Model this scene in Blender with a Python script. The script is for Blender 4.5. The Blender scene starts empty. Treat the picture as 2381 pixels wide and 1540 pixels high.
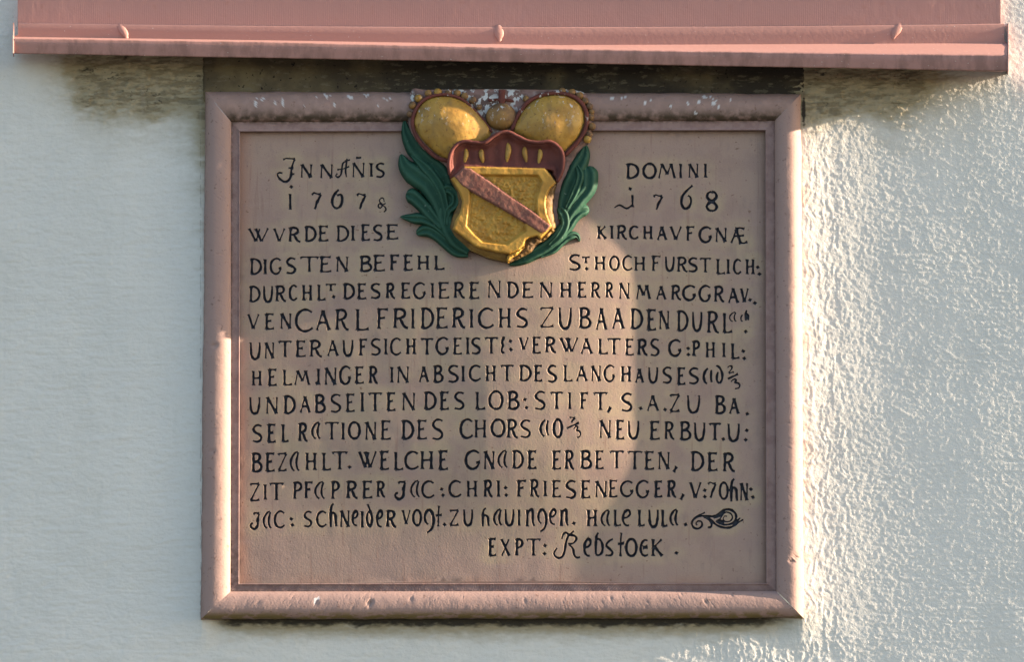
import bpy, math, random
import numpy as np
from mathutils import Vector, kdtree
from mathutils.geometry import delaunay_2d_cdt

R = math.radians
random.seed(7)
sc = bpy.context.scene
COL = sc.collection

# ------------------------------------------------------------------ camera
DIST, TILT, VIEW_W = 9.0, R(7.0), 2.05          # metres to the wall, look-up angle, metres of wall across the picture
FPX = 2380.0 * DIST / VIEW_W
cam_pos = np.array([0.0, -DIST * math.cos(TILT), -DIST * math.sin(TILT)])
cd = bpy.data.cameras.new("camera")
cam = bpy.data.objects.new("camera", cd)
COL.objects.link(cam)
cam.location = cam_pos
cam.rotation_euler = (R(90) + TILT, 0, 0)
cd.sensor_fit = 'HORIZONTAL'
cd.sensor_width = 36.0
cd.lens = 36.0 * FPX / 2380.0
cd.clip_start, cd.clip_end = 0.1, 3000.0
sc.camera = cam

# ------------------------------------------------------------------ sky, sun, exposure
SUN_EL, GRAZE = R(15.0), 0.055
sun_dir = Vector((math.cos(SUN_EL), -GRAZE, math.sin(SUN_EL))).normalized()   # towards the sun
world = bpy.data.worlds.new("World")
sc.world = world
world.use_nodes = True
wn = world.node_tree
bg = wn.nodes["Background"]
sky = wn.nodes.new("ShaderNodeTexSky")
sky.sky_type = 'NISHITA'
sky.sun_disc = False
sky.sun_elevation = math.asin(sun_dir.z)
sky.sun_rotation = math.atan2(sun_dir.x, sun_dir.y)
wn.links.new(sky.outputs[0], bg.inputs[0])
bg.inputs[1].default_value = 0.082
ld = bpy.data.lights.new("sun", 'SUN')
ld.energy = 5.0
ld.angle = R(0.55)
ld.color = (1.0, 0.79, 0.58)
sun = bpy.data.objects.new("sun", ld)
COL.objects.link(sun)
sun.rotation_euler = sun_dir.to_track_quat('Z', 'Y').to_euler()
sc.view_settings.view_transform = 'Standard'
sc.view_settings.look = 'None'
sc.view_settings.gamma = 1.0
sc.view_settings.exposure = 2.12

# ------------------------------------------------------------------ picture <-> wall coordinates (2380 x 1540 measure)
U = VIEW_W / 2380.0                               # metres per unit of that measure
ct, st = math.cos(TILT), math.sin(TILT)
def P(px, py, dep=0.0):
    """point `dep` units in front of the wall that is seen at (px, py); arrays allowed"""
    px = np.asarray(px, float); py = np.asarray(py, float); dep = np.asarray(dep, float) * U
    a = (px - 1190.0) / FPX; b = (770.0 - py) / FPX
    dx = a; dy = ct - b * st; dz = st + b * ct
    t = (-dep - cam_pos[1]) / dy
    return np.stack([cam_pos[0] + dx * t, -dep + 0 * t, cam_pos[2] + dz * t], -1)
def proj(x, y, z):
    rx = x - cam_pos[0]; ry = y - cam_pos[1]; rz = z - cam_pos[2]
    f = ry * ct + rz * st; u = -ry * st + rz * ct
    return 1190 + FPX * rx / f, 770 - FPX * u / f

# ------------------------------------------------------------------ noise
_rng = np.random.RandomState(11)
_T = [_rng.rand(256, 256) * 2 - 1 for _ in range(6)]
def vnoise(x, y, k=0):
    T = _T[k % 6]
    xi = np.floor(x).astype(int); yi = np.floor(y).astype(int)
    fx = x - xi; fy = y - yi
    fx = fx * fx * fx * (fx * (fx * 6 - 15) + 10); fy = fy * fy * fy * (fy * (fy * 6 - 15) + 10)
    x0 = xi & 255; x1 = (xi + 1) & 255; y0 = yi & 255; y1 = (yi + 1) & 255
    return (T[y0, x0] * (1 - fx) + T[y0, x1] * fx) * (1 - fy) + (T[y1, x0] * (1 - fx) + T[y1, x1] * fx) * fy
def fbm(x, y, sc_x, sc_y=None, oct=4, gain=.5, k=0):
    sc_y = sc_y or sc_x
    s = 0; a = 1; n = 0
    for i in range(oct):
        f = 2.03 ** i
        s = s + a * vnoise(x / sc_x * f + 17.3 * i, y / sc_y * f + 9.1 * i, k + i); n += a; a *= gain
    return s / n
def sstep(a, b, x):
    t = np.clip((x - a) / (b - a), 0, 1)
    return t * t * (3 - 2 * t)

# ------------------------------------------------------------------ mesh helpers
def link(o, parent=None):
    COL.objects.link(o)
    if parent is not None: o.parent = parent
    return o
def tag(o, label=None, cat=None, group=None, kind=None):
    for k, v in (('label', label), ('category', cat), ('group', group), ('kind', kind)):
        if v: o[k] = v
    return o
def empty(name, loc=(0, 0, 0)):
    o = bpy.data.objects.new(name, None); COL.objects.link(o); return o
def mesh_obj(name, verts, faces, mat, parent=None, smooth=True, attrs=None):
    me = bpy.data.meshes.new(name)
    verts = np.asarray(verts, float).reshape(-1, 3)
    if isinstance(faces, np.ndarray):
        n, k = faces.shape
        me.vertices.add(len(verts)); me.vertices.foreach_set('co', verts.ravel())
        me.loops.add(n * k); me.loops.foreach_set('vertex_index', faces.astype(np.int32).ravel())
        me.polygons.add(n); me.polygons.foreach_set('loop_start', np.arange(n, dtype=np.int32) * k)
        me.polygons.foreach_set('loop_total', np.full(n, k, np.int32))
        me.update(calc_edges=True)
    else:
        me.from_pydata(verts.tolist(), [], faces); me.update()
    if smooth: me.polygons.foreach_set('use_smooth', np.ones(len(me.polygons), bool))
    for an, av in (attrs or {}).items():
        a = me.attributes.new(an, 'FLOAT', 'POINT'); a.data.foreach_set('value', np.asarray(av, np.float32).ravel())
    me.materials.append(mat)
    return link(bpy.data.objects.new(name, me), parent)
def grid_faces(nr, nc):
    i = np.arange((nr - 1) * nc).reshape(nr - 1, nc)[:, :-1].ravel()
    return np.stack([i, i + nc, i + nc + 1, i + 1], 1)     # faces towards the camera (rows run down, columns right)
def grid_obj(name, PX, PY, DEP, mat, parent=None, attrs=None, smooth=True, mask=None):
    V = P(PX, PY, DEP).reshape(-1, 3)
    F = grid_faces(*PX.shape)
    if mask is not None: F = F[mask]
    return mesh_obj(name, V, F, mat, parent, smooth, attrs)

# ------------------------------------------------------------------ materials
def new_mat(name):
    m = bpy.data.materials.new(name); m.use_nodes = True
    return m, m.node_tree, m.node_tree.nodes["Principled BSDF"]
class NB:
    def __init__(s, name, rough=.8, spec=.3):
        s.m, s.t, s.b = new_mat(name)
        s.b.inputs['Roughness'].default_value = rough
        s.b.inputs['Specular IOR Level'].default_value = spec
        s.co = s.t.nodes.new('ShaderNodeTexCoord').outputs['Object']
        s.col = None; s.h = None
    def n(s, typ, **kw):
        nd = s.t.nodes.new(typ)
        for k, v in kw.items(): setattr(nd, k, v)
        return nd
    def lk(s, a, b): s.t.links.new(a, b)
    def vec(s, scale):
        mp = s.n('ShaderNodeMapping'); mp.inputs['Scale'].default_value = scale
        s.lk(s.co, mp.inputs[0]); return mp.outputs[0]
    def noise(s, scale, stretch=(1, 1, 1), detail=4, rough=.55):
        nd = s.n('ShaderNodeTexNoise'); nd.inputs['Scale'].default_value = scale
        nd.inputs['Detail'].default_value = detail; nd.inputs['Roughness'].default_value = rough
        s.lk(s.vec(stretch), nd.inputs['Vector']); return nd.outputs['Fac']
    def ramp(s, x, a, b):
        nd = s.n('ShaderNodeMapRange'); nd.interpolation_type = 'SMOOTHSTEP'
        nd.inputs[1].default_value = a; nd.inputs[2].default_value = b
        s.lk(x, nd.inputs[0]); return nd.outputs[0]
    def attr(s, name):
        nd = s.n('ShaderNodeAttribute', attribute_name=name); return nd.outputs['Fac']
    def math(s, op, a, b):
        nd = s.n('ShaderNodeMath', operation=op)
        for i, v in enumerate((a, b)):
            if isinstance(v, (int, float)): nd.inputs[i].default_value = v
            else: s.lk(v, nd.inputs[i])
        nd.use_clamp = op in ('ADD', 'SUBTRACT', 'MULTIPLY')
        return nd.outputs[0]
    def mix(s, fac, c):
        nd = s.n('ShaderNodeMix', data_type='RGBA')
        if isinstance(fac, (int, float)): nd.inputs[0].default_value = fac
        else: s.lk(fac, nd.inputs[0])
        if isinstance(s.col, tuple): nd.inputs[6].default_value = (*s.col, 1)
        else: s.lk(s.col, nd.inputs[6])
        nd.inputs[7].default_value = (*c, 1)
        s.col = nd.outputs[2]
    def bump(s, h, dist, strength=1.0):
        nd = s.n('ShaderNodeBump'); nd.inputs['Distance'].default_value = dist; nd.inputs['Strength'].default_value = strength
        s.lk(h, nd.inputs['Height'])
        if s.h is not None: s.lk(s.h, nd.inputs['Normal'])
        s.h = nd.outputs[0]
    def zmask(s, z0, z1):
        sp = s.n('ShaderNodeSeparateXYZ'); s.lk(s.co, sp.inputs[0]); return s.ramp(sp.outputs[2], z0, z1)
    def done(s):
        if isinstance(s.col, tuple): s.b.inputs['Base Color'].default_value = (*s.col, 1)
        else: s.lk(s.col, s.b.inputs['Base Color'])
        if s.h is not None: s.lk(s.h, s.b.inputs['Normal'])
        return s.m
def zof(py): return float(P(1190, py, 0)[2])
def flakes(b, amount=.60, z=None, scale=70, white=(.55, .555, .56)):
    """chips of whitewash and droppings, thickest near the top"""
    f = b.ramp(b.noise(scale * 1.5, (1, 1, .7), 4, .6), amount, amount + .02)
    g = b.ramp(b.noise(scale * .22, (1, 1, 1), 2), .48, .56)
    f = b.math('MULTIPLY', f, g)
    if z: f = b.math('MULTIPLY', f, b.zmask(*z))
    b.mix(f, white)

# plaster wall
b = NB('wall_plaster', .9, .15); b.col = (.685, .672, .635)
b.mix(b.math('MULTIPLY', b.ramp(b.noise(3, detail=6, rough=.62), .38, .66), .45), (.60, .60, .575))
b.mix(b.math('MULTIPLY', b.ramp(b.noise(9, (1, 1, .35), 5), .5, .72), .3), (.57, .565, .53))
b.mix(b.math('MULTIPLY', b.ramp(b.noise(160, (1, 1, 1.4), 3), .5, .75), .25), (.52, .52, .48))
g = b.attr('olive'); nz = b.noise(60, (1, 1, 2.2), 4)
b.mix(b.math('MULTIPLY', b.ramp(b.math('ADD', g, b.math('MULTIPLY', nz, .35)), .12, 1.15), .92), (.285, .232, .13))
b.mix(b.math('MULTIPLY', b.ramp(b.math('MULTIPLY', g, b.noise(24, (1, 1, 3.6), 6, .62)), .42, .56), .55), (.12, .095, .058))
b.mix(b.math('MULTIPLY', b.ramp(b.noise(26, (2.5, 1, .3), 4), .55, .75), .12), (.48, .47, .42))
b.mix(b.ramp(b.math('MULTIPLY', b.attr('soot'), b.math('ADD', nz, .45)), .25, .8), (.045, .04, .033))
b.mix(b.attr('peach'), (.55, .36, .25))
b.bump(b.noise(420, (1, 1, 1), 2), .0012, .6)
M_wall = b.done()
# painted stone of the frame
b = NB('frame_stone', .75, .25); b.col = (.340, .230, .204)
b.mix(b.math('MULTIPLY', b.ramp(b.noise(9, detail=5), .35, .68), .55), (.32, .215, .19))
b.mix(b.math('MULTIPLY', b.ramp(b.noise(26, (1, 1, .5), 3), .5, .72), .4), (.37, .235, .20))
b.mix(b.math('MULTIPLY', b.ramp(b.noise(130, detail=3), .62, .72), .55), (.14, .075, .055))
b.mix(b.math('MULTIPLY', b.attr('dirt_shade'), b.ramp(b.noise(50, detail=4), .25, .6)), (.075, .055, .04))
b.mix(b.math('MULTIPLY', b.attr('algae'), b.ramp(b.noise(45, (1, 1, 2), 4), .38, .55)), (.16, .12, .035))
b.mix(b.attr('white'), (.60, .60, .62))
b.bump(b.noise(260, detail=3), .0009, .6)
M_frame = b.done()
# tooled fillet, redder
b = NB('fillet_stone', .8, .2); b.col = (.30, .205, .19)
b.mix(b.ramp(b.noise(55, detail=4), .4, .65), (.25, .162, .152))
b.mix(b.math('MULTIPLY', b.attr('dirt_shade'), b.ramp(b.noise(90, detail=4), .35, .6)), (.08, .055, .042))
b.bump(b.noise(300, detail=3), .001, .5)
M_fillet = b.done()
# inscribed field
def field_nodes(b):
    b.col = (.345, .242, .195)
    b.mix(b.math('MULTIPLY', b.ramp(b.noise(7, (1, 1, 1.6), 5), .4, .66), .6), (.315, .215, .188))
    b.mix(b.math('MULTIPLY', b.attr('tan'), b.ramp(b.noise(12, (1, 1, 1.8), 4), .28, .6)), (.385, .288, .200))
    b.mix(b.math('MULTIPLY', b.attr('edge'), b.ramp(b.noise(10, (1, 1, .4), 4), .35, .6)), (.36, .215, .165))
    b.mix(b.math('MULTIPLY', b.ramp(b.noise(140, detail=3), .66, .72), .7), (.15, .075, .045))
    b.mix(b.math('MULTIPLY', b.attr('step_shade'), b.ramp(b.noise(50, detail=4), .1, .5)), (.075, .045, .035))
    b.mix(b.math('MULTIPLY', b.ramp(b.noise(60, (1, 1, .35), 4), .52, .75), .35), (.20, .15, .14))
    b.mix(b.math('MULTIPLY', b.ramp(b.noise(40, (3.0, 1, .18), 4), .60, .72), .4), (.23, .13, .10))
    b.mix(b.math('MULTIPLY', b.ramp(b.noise(34, (.35, 1, 2.5), 5), .55, .75), .35), (.36, .25, .22))
    b.mix(b.math('MULTIPLY', b.ramp(b.noise(11, (1, 1, 1), 6, .65), .52, .62), .35), (.27, .18, .155))
    b.mix(b.math('MULTIPLY', b.ramp(b.noise(500, detail=2), .5, .8), .35), (.20, .14, .12))
b = NB('field_paint', .7, .3); field_nodes(b)
b.bump(b.noise(150, (1.3, 1, .7), 4), .0004, .6)
b.bump(b.noise(330, detail=2), .0006, .6)
M_field = b.done()
b = NB('letter_paint', .55, .35); field_nodes(b)
b.mix(b.ramp(b.math('ADD', b.attr('paint'), b.math('MULTIPLY', b.math('SUBTRACT', b.noise(220, detail=3), .5), .5)), .16, .30), (.016, .018, .027))
M_letter = b.done()
# pink sandstone band and painted sheet metal
b = NB('pink_stone', .8, .25); b.col = (.47, .262, .238)
b.mix(b.math('MULTIPLY', b.ramp(b.noise(5, detail=4), .4, .65), .5), (.435, .245, .225))
b.mix(b.math('MULTIPLY', b.ramp(b.noise(45, (1, 1, 1), 4), .6, .75), .5), (.42, .21, .18))
b.mix(b.math('MULTIPLY', b.attr('crack'), 1.0), (.20, .07, .05))
b.bump(b.noise(200, detail=3), .0010, .5)
M_pink = b.done()
b = NB('painted_flashing', .62, .3); b.col = (.395, .215, .190)
b.mix(b.math('MULTIPLY', b.ramp(b.noise(8, (1, 1, 3), 4), .4, .7), .45), (.375, .20, .178))
b.mix(b.math('MULTIPLY', b.attr('dirt_shade'), b.ramp(b.noise(22, (1.6, 1, .6), 5, .65), .40, .66)), (.125, .075, .062))
b.mix(b.ramp(b.noise(190, (1, 1, 2), 2), .735, .745), (.62, .58, .55))
b.bump(b.noise(120, detail=2), .0007, .5)
M_flash = b.done()
# coat of arms
ZT = (zof(330), zof(235))
b = NB('gold_paint', .5, .4); b.col = (.43, .250, .050)
b.mix(b.ramp(b.noise(14, detail=5), .42, .62), (.33, .175, .030))
b.mix(b.math('MULTIPLY', b.ramp(b.noise(60, (1, 1, .35), 4), .5, .7), .55), (.21, .13, .045))
b.mix(b.math('MULTIPLY', b.ramp(b.noise(150, detail=3), .6, .68), .6), (.13, .06, .02))
flakes(b, .60, ZT, 90)
b.bump(b.noise(110, detail=3), .0013, .5)
M_gold = b.done()
b = NB('gold_hammered', .55, .35); b.col = (.46, .255, .042)
b.mix(b.ramp(b.noise(30, detail=4), .42, .6), (.37, .19, .028))
b.mix(b.math('MULTIPLY', b.ramp(b.noise(100, detail=3), .60, .74), .2), (.20, .10, .018))
b.bump(b.noise(75, detail=2), .002, .6)
M_hammer = b.done()
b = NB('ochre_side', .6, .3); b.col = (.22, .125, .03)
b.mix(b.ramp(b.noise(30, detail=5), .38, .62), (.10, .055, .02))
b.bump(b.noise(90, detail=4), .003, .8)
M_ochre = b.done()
b = NB('red_paint', .72, .2); b.col = (.150, .046, .036)
b.mix(b.ramp(b.noise(20, detail=4), .4, .65), (.105, .034, .028))
b.mix(b.math('MULTIPLY', b.ramp(b.noise(120, (1, 1, .5), 4), .6, .72), .3), (.24, .11, .085))
flakes(b, .585, ZT, 95)
b.bump(b.noise(120, detail=3), .001, .5)
M_red = b.done()
b = NB('bend_paint', .6, .3); b.col = (.21, .085, .062)
b.mix(b.ramp(b.noise(45, (1.6, 1, 1), 5, .65), .42, .62), (.165, .06, .045))
b.mix(b.math('MULTIPLY', b.ramp(b.noise(330, (1, 1, .6), 3), .54, .66), .35), (.34, .19, .11))
b.bump(b.noise(120, detail=3), .0015, .7)
M_bend = b.done()
b = NB('green_paint', .68, .25); b.col = (.009, .048, .029)
b.mix(b.ramp(b.noise(22, detail=5), .42, .62), (.016, .066, .040))
b.mix(b.math('MULTIPLY', b.attr('ridge'), .6), (.050, .125, .082))  # leaf ridges painted paler as highlights
b.mix(b.math('MULTIPLY', b.ramp(b.noise(130, detail=3), .66, .74), .6), (.18, .25, .2))
b.bump(b.noise(100, (1, 1, .6), 3), .0012, .6)
M_green = b.done()
b = NB('brown_orb', .6, .3); b.col = (.27, .15, .05)
b.mix(b.ramp(b.noise(30, detail=4), .42, .6), (.15, .085, .045))
flakes(b, .59, ZT, 95)
b.bump(b.noise(110, detail=3), .0015, .6)
M_orb = b.done()
b = NB('backing_stone', .8, .25); b.col = (.25, .155, .14)
b.mix(b.ramp(b.noise(30, detail=4), .42, .62), (.13, .085, .075))
flakes(b, .51, (zof(345), zof(240)), 60)
b.bump(b.noise(90, detail=4), .002, .7)
M_back = b.done()
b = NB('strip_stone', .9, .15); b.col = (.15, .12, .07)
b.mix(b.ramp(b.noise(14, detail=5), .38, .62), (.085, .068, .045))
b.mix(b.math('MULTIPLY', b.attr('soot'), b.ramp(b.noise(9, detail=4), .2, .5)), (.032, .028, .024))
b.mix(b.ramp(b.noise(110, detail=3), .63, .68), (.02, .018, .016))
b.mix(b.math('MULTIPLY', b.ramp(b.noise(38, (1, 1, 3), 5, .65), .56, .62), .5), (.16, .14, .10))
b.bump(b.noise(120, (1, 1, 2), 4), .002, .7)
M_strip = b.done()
b = NB('yard_ground', .9, .2); b.col = (.115, .115, .11)
b.mix(b.ramp(b.noise(.6, detail=6), .4, .65), (.08, .085, .08))
M_ground = b.done()

# ------------------------------------------------------------------ setting: ground and wall
g = np.array([-400., -120, -40, -12, -4, 0, 4, 12, 40, 120, 400])
GX, GY = np.meshgrid(g, g - 401)
o = mesh_obj('ground', np.stack([GX, GY, GX * 0 - 3.2], -1).reshape(-1, 3), grid_faces(11, 11)[:, ::-1].copy(), M_ground)
tag(o, kind='structure')

def wall_height(px, py):
    """relief of the plaster in picture units, towards the viewer"""
    x, y = px, py
    h = (3.0 - 1.7 * sstep(1850, 2000, x)) * fbm(x, y, 260, 200, 3, k=1)                                   # trowelled waves
    right = np.maximum(sstep(1780, 1900, x), sstep(1440, 1500, y) * sstep(1450, 1760, x)); left = 1 - right
    # fine render grain everywhere
    h += .6 * fbm(x, y, 8, 6, 3, .65, k=2) + .85 * left * fbm(x + .6 * y, y - .2 * x, 44, 15, 4, .62, k=0)
    h += .55 * fbm(x + .35 * y, y, 34, 9, 3, .55, k=3) * (left + .35)
    # rough, dripping render beside the frame on the right
    near = right * (1 - .30 * sstep(1930, 2010, x) - .45 * sstep(2010, 2260, x))
    rid = 1 - np.abs(fbm(x + 10 * vnoise(x / 40, y / 40, 3), y, 15, 42, 3, .55, k=4)) * 2.2
    nn = near * (.2 + .8 * sstep(2060, 1890, x))
    pt = .45 + .55 * sstep(-.25, .3, fbm(x, y, 120, 120, 2, k=0))
    h += nn * .9 * np.clip(rid, 0, 1) ** 2
    h += near * pt * (.42 - .14 * sstep(1950, 2150, x)) * fbm(x + 4 * vnoise(x / 11, y / 11, 2), y, 4.6, 5.2, 3, .7, k=5)
    h += near * pt * .34 * fbm(x + 9 * vnoise(x / 22, y / 22, 4), y, 13, 21, 3, .6, k=1)
    h += .047 * (x - 1910) * sstep(1885, 1965, x) * (1 - .75 * sstep(215, 95, y))
    # horizontal trowel scratches
    scr = np.clip(.62 - np.abs(fbm(x + .2 * y, y, 150, 13, 3, .5, k=0)) * 3.0, 0, 1)
    h -= .8 * scr * sstep(-.4, .3, fbm(x, y, 210, 160, 2, k=3)) * sstep(300, 700, y) * (.25 + .75 * (1 - np.clip(near, 0, 1)))
    # broken coarse ridges under the sill
    und = sill_stain(x, y)
    rg = 1 - np.abs(fbm(x + 8 * vnoise(x / 20, y / 20, 1), y + .12 * x, 46, 11, 4, .6, k=2)) * 2.6
    h += und * 5.0 * np.clip(rg, 0, 1) + und * 1.5 * fbm(x, y, 9, 5, 3, .6, k=4)
    # render built up against the frame
    h += 8.0 * np.exp(-np.clip(x - 1866, 0, None) / 62.0) * sstep(1800, 1866, x) * sstep(150, 260, y) * sstep(1530, 1440, y)
    h += 3.2 * (1 - sstep(1870, 2060, x)) * right
    h += 9 * np.exp(-np.clip(468 - x, 0, None) / 34.0) * (1 - sstep(468, 520, x)) * sstep(180, 320, y) * sstep(1540, 1430, y)
    h += .055 * (np.clip(x, -100, 300) - 300) * (x < 300)
    return h
def sill_stain(x, y):
    wob = 34 * fbm(x, y, 110, 90, 4, .6, k=3)
    yl = 128 + (x - 40) * .017
    yr = -.16 * np.clip(x - 1900, 0, None)
    a = sstep(yl + 178 + yr + 1.2 * wob, yl + 62 + yr + 1.2 * wob, y)
    xin = sstep(50, 230, x + wob) * sstep(2330, 2060, x + wob * 1.4)
    return a * xin * sstep(yl - 30, yl, y)
def build_wall():
    st_ = .92 * 2380 / 1024
    ix = np.arange(-40, 2422, st_); iy = np.arange(-30, 1572, st_)
    xs = np.concatenate([[-6000, -3000, -1200, -400, -150], ix, [2560, 2900, 3600, 5400, 8400]])
    ys = np.concatenate([[-6000, -3000, -1200, -400, -120], iy, [1660, 1900, 2500, 3400, 4300]])
    X, Y = np.meshgrid(xs, ys)
    D = wall_height(X, Y)
    inner = (X > -60) & (X < 2440) & (Y > -50) & (Y < 1590)
    D = np.where(inner, D, 0.0)
    # masks
    s = sill_stain(X, Y)
    n1 = fbm(X, Y, 60, 22, 4, .6, k=4); n2 = fbm(X, Y, 26, 14, 3, .6, k=5)
    below = sstep(1510, 1446, Y + 22 * n1) * sstep(450, 560, X) * sstep(1960, 1700, X) * (Y > 1400)
    side_l = .55 * np.exp(-np.clip(466 - X, 0, None) / 30) * (X < 480) * sstep(180, 240, Y) * sstep(700, 260, Y + 160 * n1)
    olive = np.clip(s * (.92 + .45 * n2 + .25 * n1) + below * (.95 + .6 * n1) + side_l + .3 * sstep(430, 250, Y + 60 * n1) * sstep(60, 300, X) * sstep(2300, 2100, X), 0, 1)
    rg = 1 - np.abs(fbm(X + 8 * vnoise(X / 20, Y / 20, 1), Y + .12 * X, 46, 11, 4, .6, k=2)) * 2.6
    cr = fbm(X + 9 * vnoise(X / 24, Y / 24, 1), Y + .15 * X, 40, 9, 4, .55, k=2)
    soot = .6 * s * np.exp(-(cr / .085) ** 2) * sstep(-.5, .2, n1) + .2 * sstep(.1, .5, n1) * s
    soot += below * sstep(1472, 1446, Y + 9 * n2) * .9
    joint = np.exp(-((X - 1868) / 4.5) ** 2) * sstep(200, 250, Y) * sstep(330, 250, Y + 30 * n1) * 1.2
    joint += np.exp(-((X - 466) / 2.2) ** 2) * sstep(260, 320, Y) * .55 * (n2 > -.1) * (Y < 1438)
    soot = np.clip(soot + joint, 0, 1)
    peach = np.clip(.45 * np.exp(-np.clip(X - 1868, 0, None) / 22) * (X > 1860) * sstep(-.1, .3, n1) * sstep(270, 400, Y) * sstep(1450, 1400, Y), 0, 1)
    F = grid_faces(*X.shape)
    cx = (X[:-1, :-1] + X[1:, 1:]) / 2; cy = (Y[:-1, :-1] + Y[1:, 1:]) / 2
    keep = ~((cx > 492) & (cx < 1846) & (cy > 232) & (cy < 1420)).ravel()
    V = P(X, Y, D).reshape(-1, 3)
    # outside the view the wall is simply continued as a plane
    out = (~inner).ravel()
    a = P(X, Y, 0 * D).reshape(-1, 3); V[out] = a[out]
    o = mesh_obj('wall', V, F[keep], M_wall, None, True, {'olive': olive, 'soot': soot, 'peach': peach})
    tag(o, kind='structure')
    return o
wall = build_wall()
# grimy stone strip between sill and plaque
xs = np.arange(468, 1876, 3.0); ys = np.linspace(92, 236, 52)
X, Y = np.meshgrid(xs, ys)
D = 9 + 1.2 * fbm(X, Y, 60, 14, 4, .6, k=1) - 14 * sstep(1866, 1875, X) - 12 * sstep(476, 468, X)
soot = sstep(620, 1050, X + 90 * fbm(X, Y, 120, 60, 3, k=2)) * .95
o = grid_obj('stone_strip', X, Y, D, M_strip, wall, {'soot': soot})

# ------------------------------------------------------------------ window sill: stone band and sheet metal flashing
sill = empty('window_sill')
tag(sill, 'pink painted window sill with sloped metal flashing jutting out above the plaque', 'window sill')
xs = np.arange(42, 2326, 1.05); ys = np.array([-60, -30, -10, 0, 12, 24, 36, 44, 52, 58, 62, 66, 70.])
X, Y = np.meshgrid(xs, ys)
Yb = Y.copy()
t_low = 57 + 8 * (1 - ((X - 1150) / 1150) ** 2)                              # the joint sags towards the middle
Yb = Y * 0 + np.where(Y > 0, Y / 70 * (t_low + 4 + 1.5 * fbm(X, X * 0, 40, k=2)), Y)
comb = np.abs(((X + 2.2 * fbm(X, Yb, 70, 200, 2, k=3)) / 4.35) % 1 - .5) * 2
mask = sstep(-.25, .15, fbm(X, Yb, 300, 90, 3, k=1) + .35 * sstep(280, 420, X) * sstep(2200, 1800, X) - .12)
D = 21 - .6 * comb * mask + .9 * fbm(X, Yb, 14, 9, 4, .6, k=4) * (1.3 - mask) + .6 * fbm(X, Yb, 80, 40, 3, k=5)
D = D + .22 * (62 - Yb)
D = np.where(Y >= 70, D - 7, D)
crack = sstep(.30, .5, fbm(X, Yb, 60, 30, 3, k=2)) * np.exp(-((Yb - t_low - 1) / 2.0) ** 2)
band = grid_obj('stone_band', X, Yb, D, M_pink, sill, {'crack': crack})
edge = []                                                                    # its two end faces
for xe, s in ((42, 1), (2326 - 1.05, -1)):
    yy = np.linspace(-60, 62, 20); Xe, Ye = np.meshgrid([xe, xe - s * .01 - s * 1.0], yy)
    De = np.stack([np.full(20, 20.), np.full(20, -3.)], 1)
    V = P(Xe, Ye, De).reshape(-1, 3); F = grid_faces(20, 2)
    mesh_obj('end_face', V, F if s < 0 else F[:, ::-1].copy(), M_pink, band, True, {'crack': np.zeros(len(V))})

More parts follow.
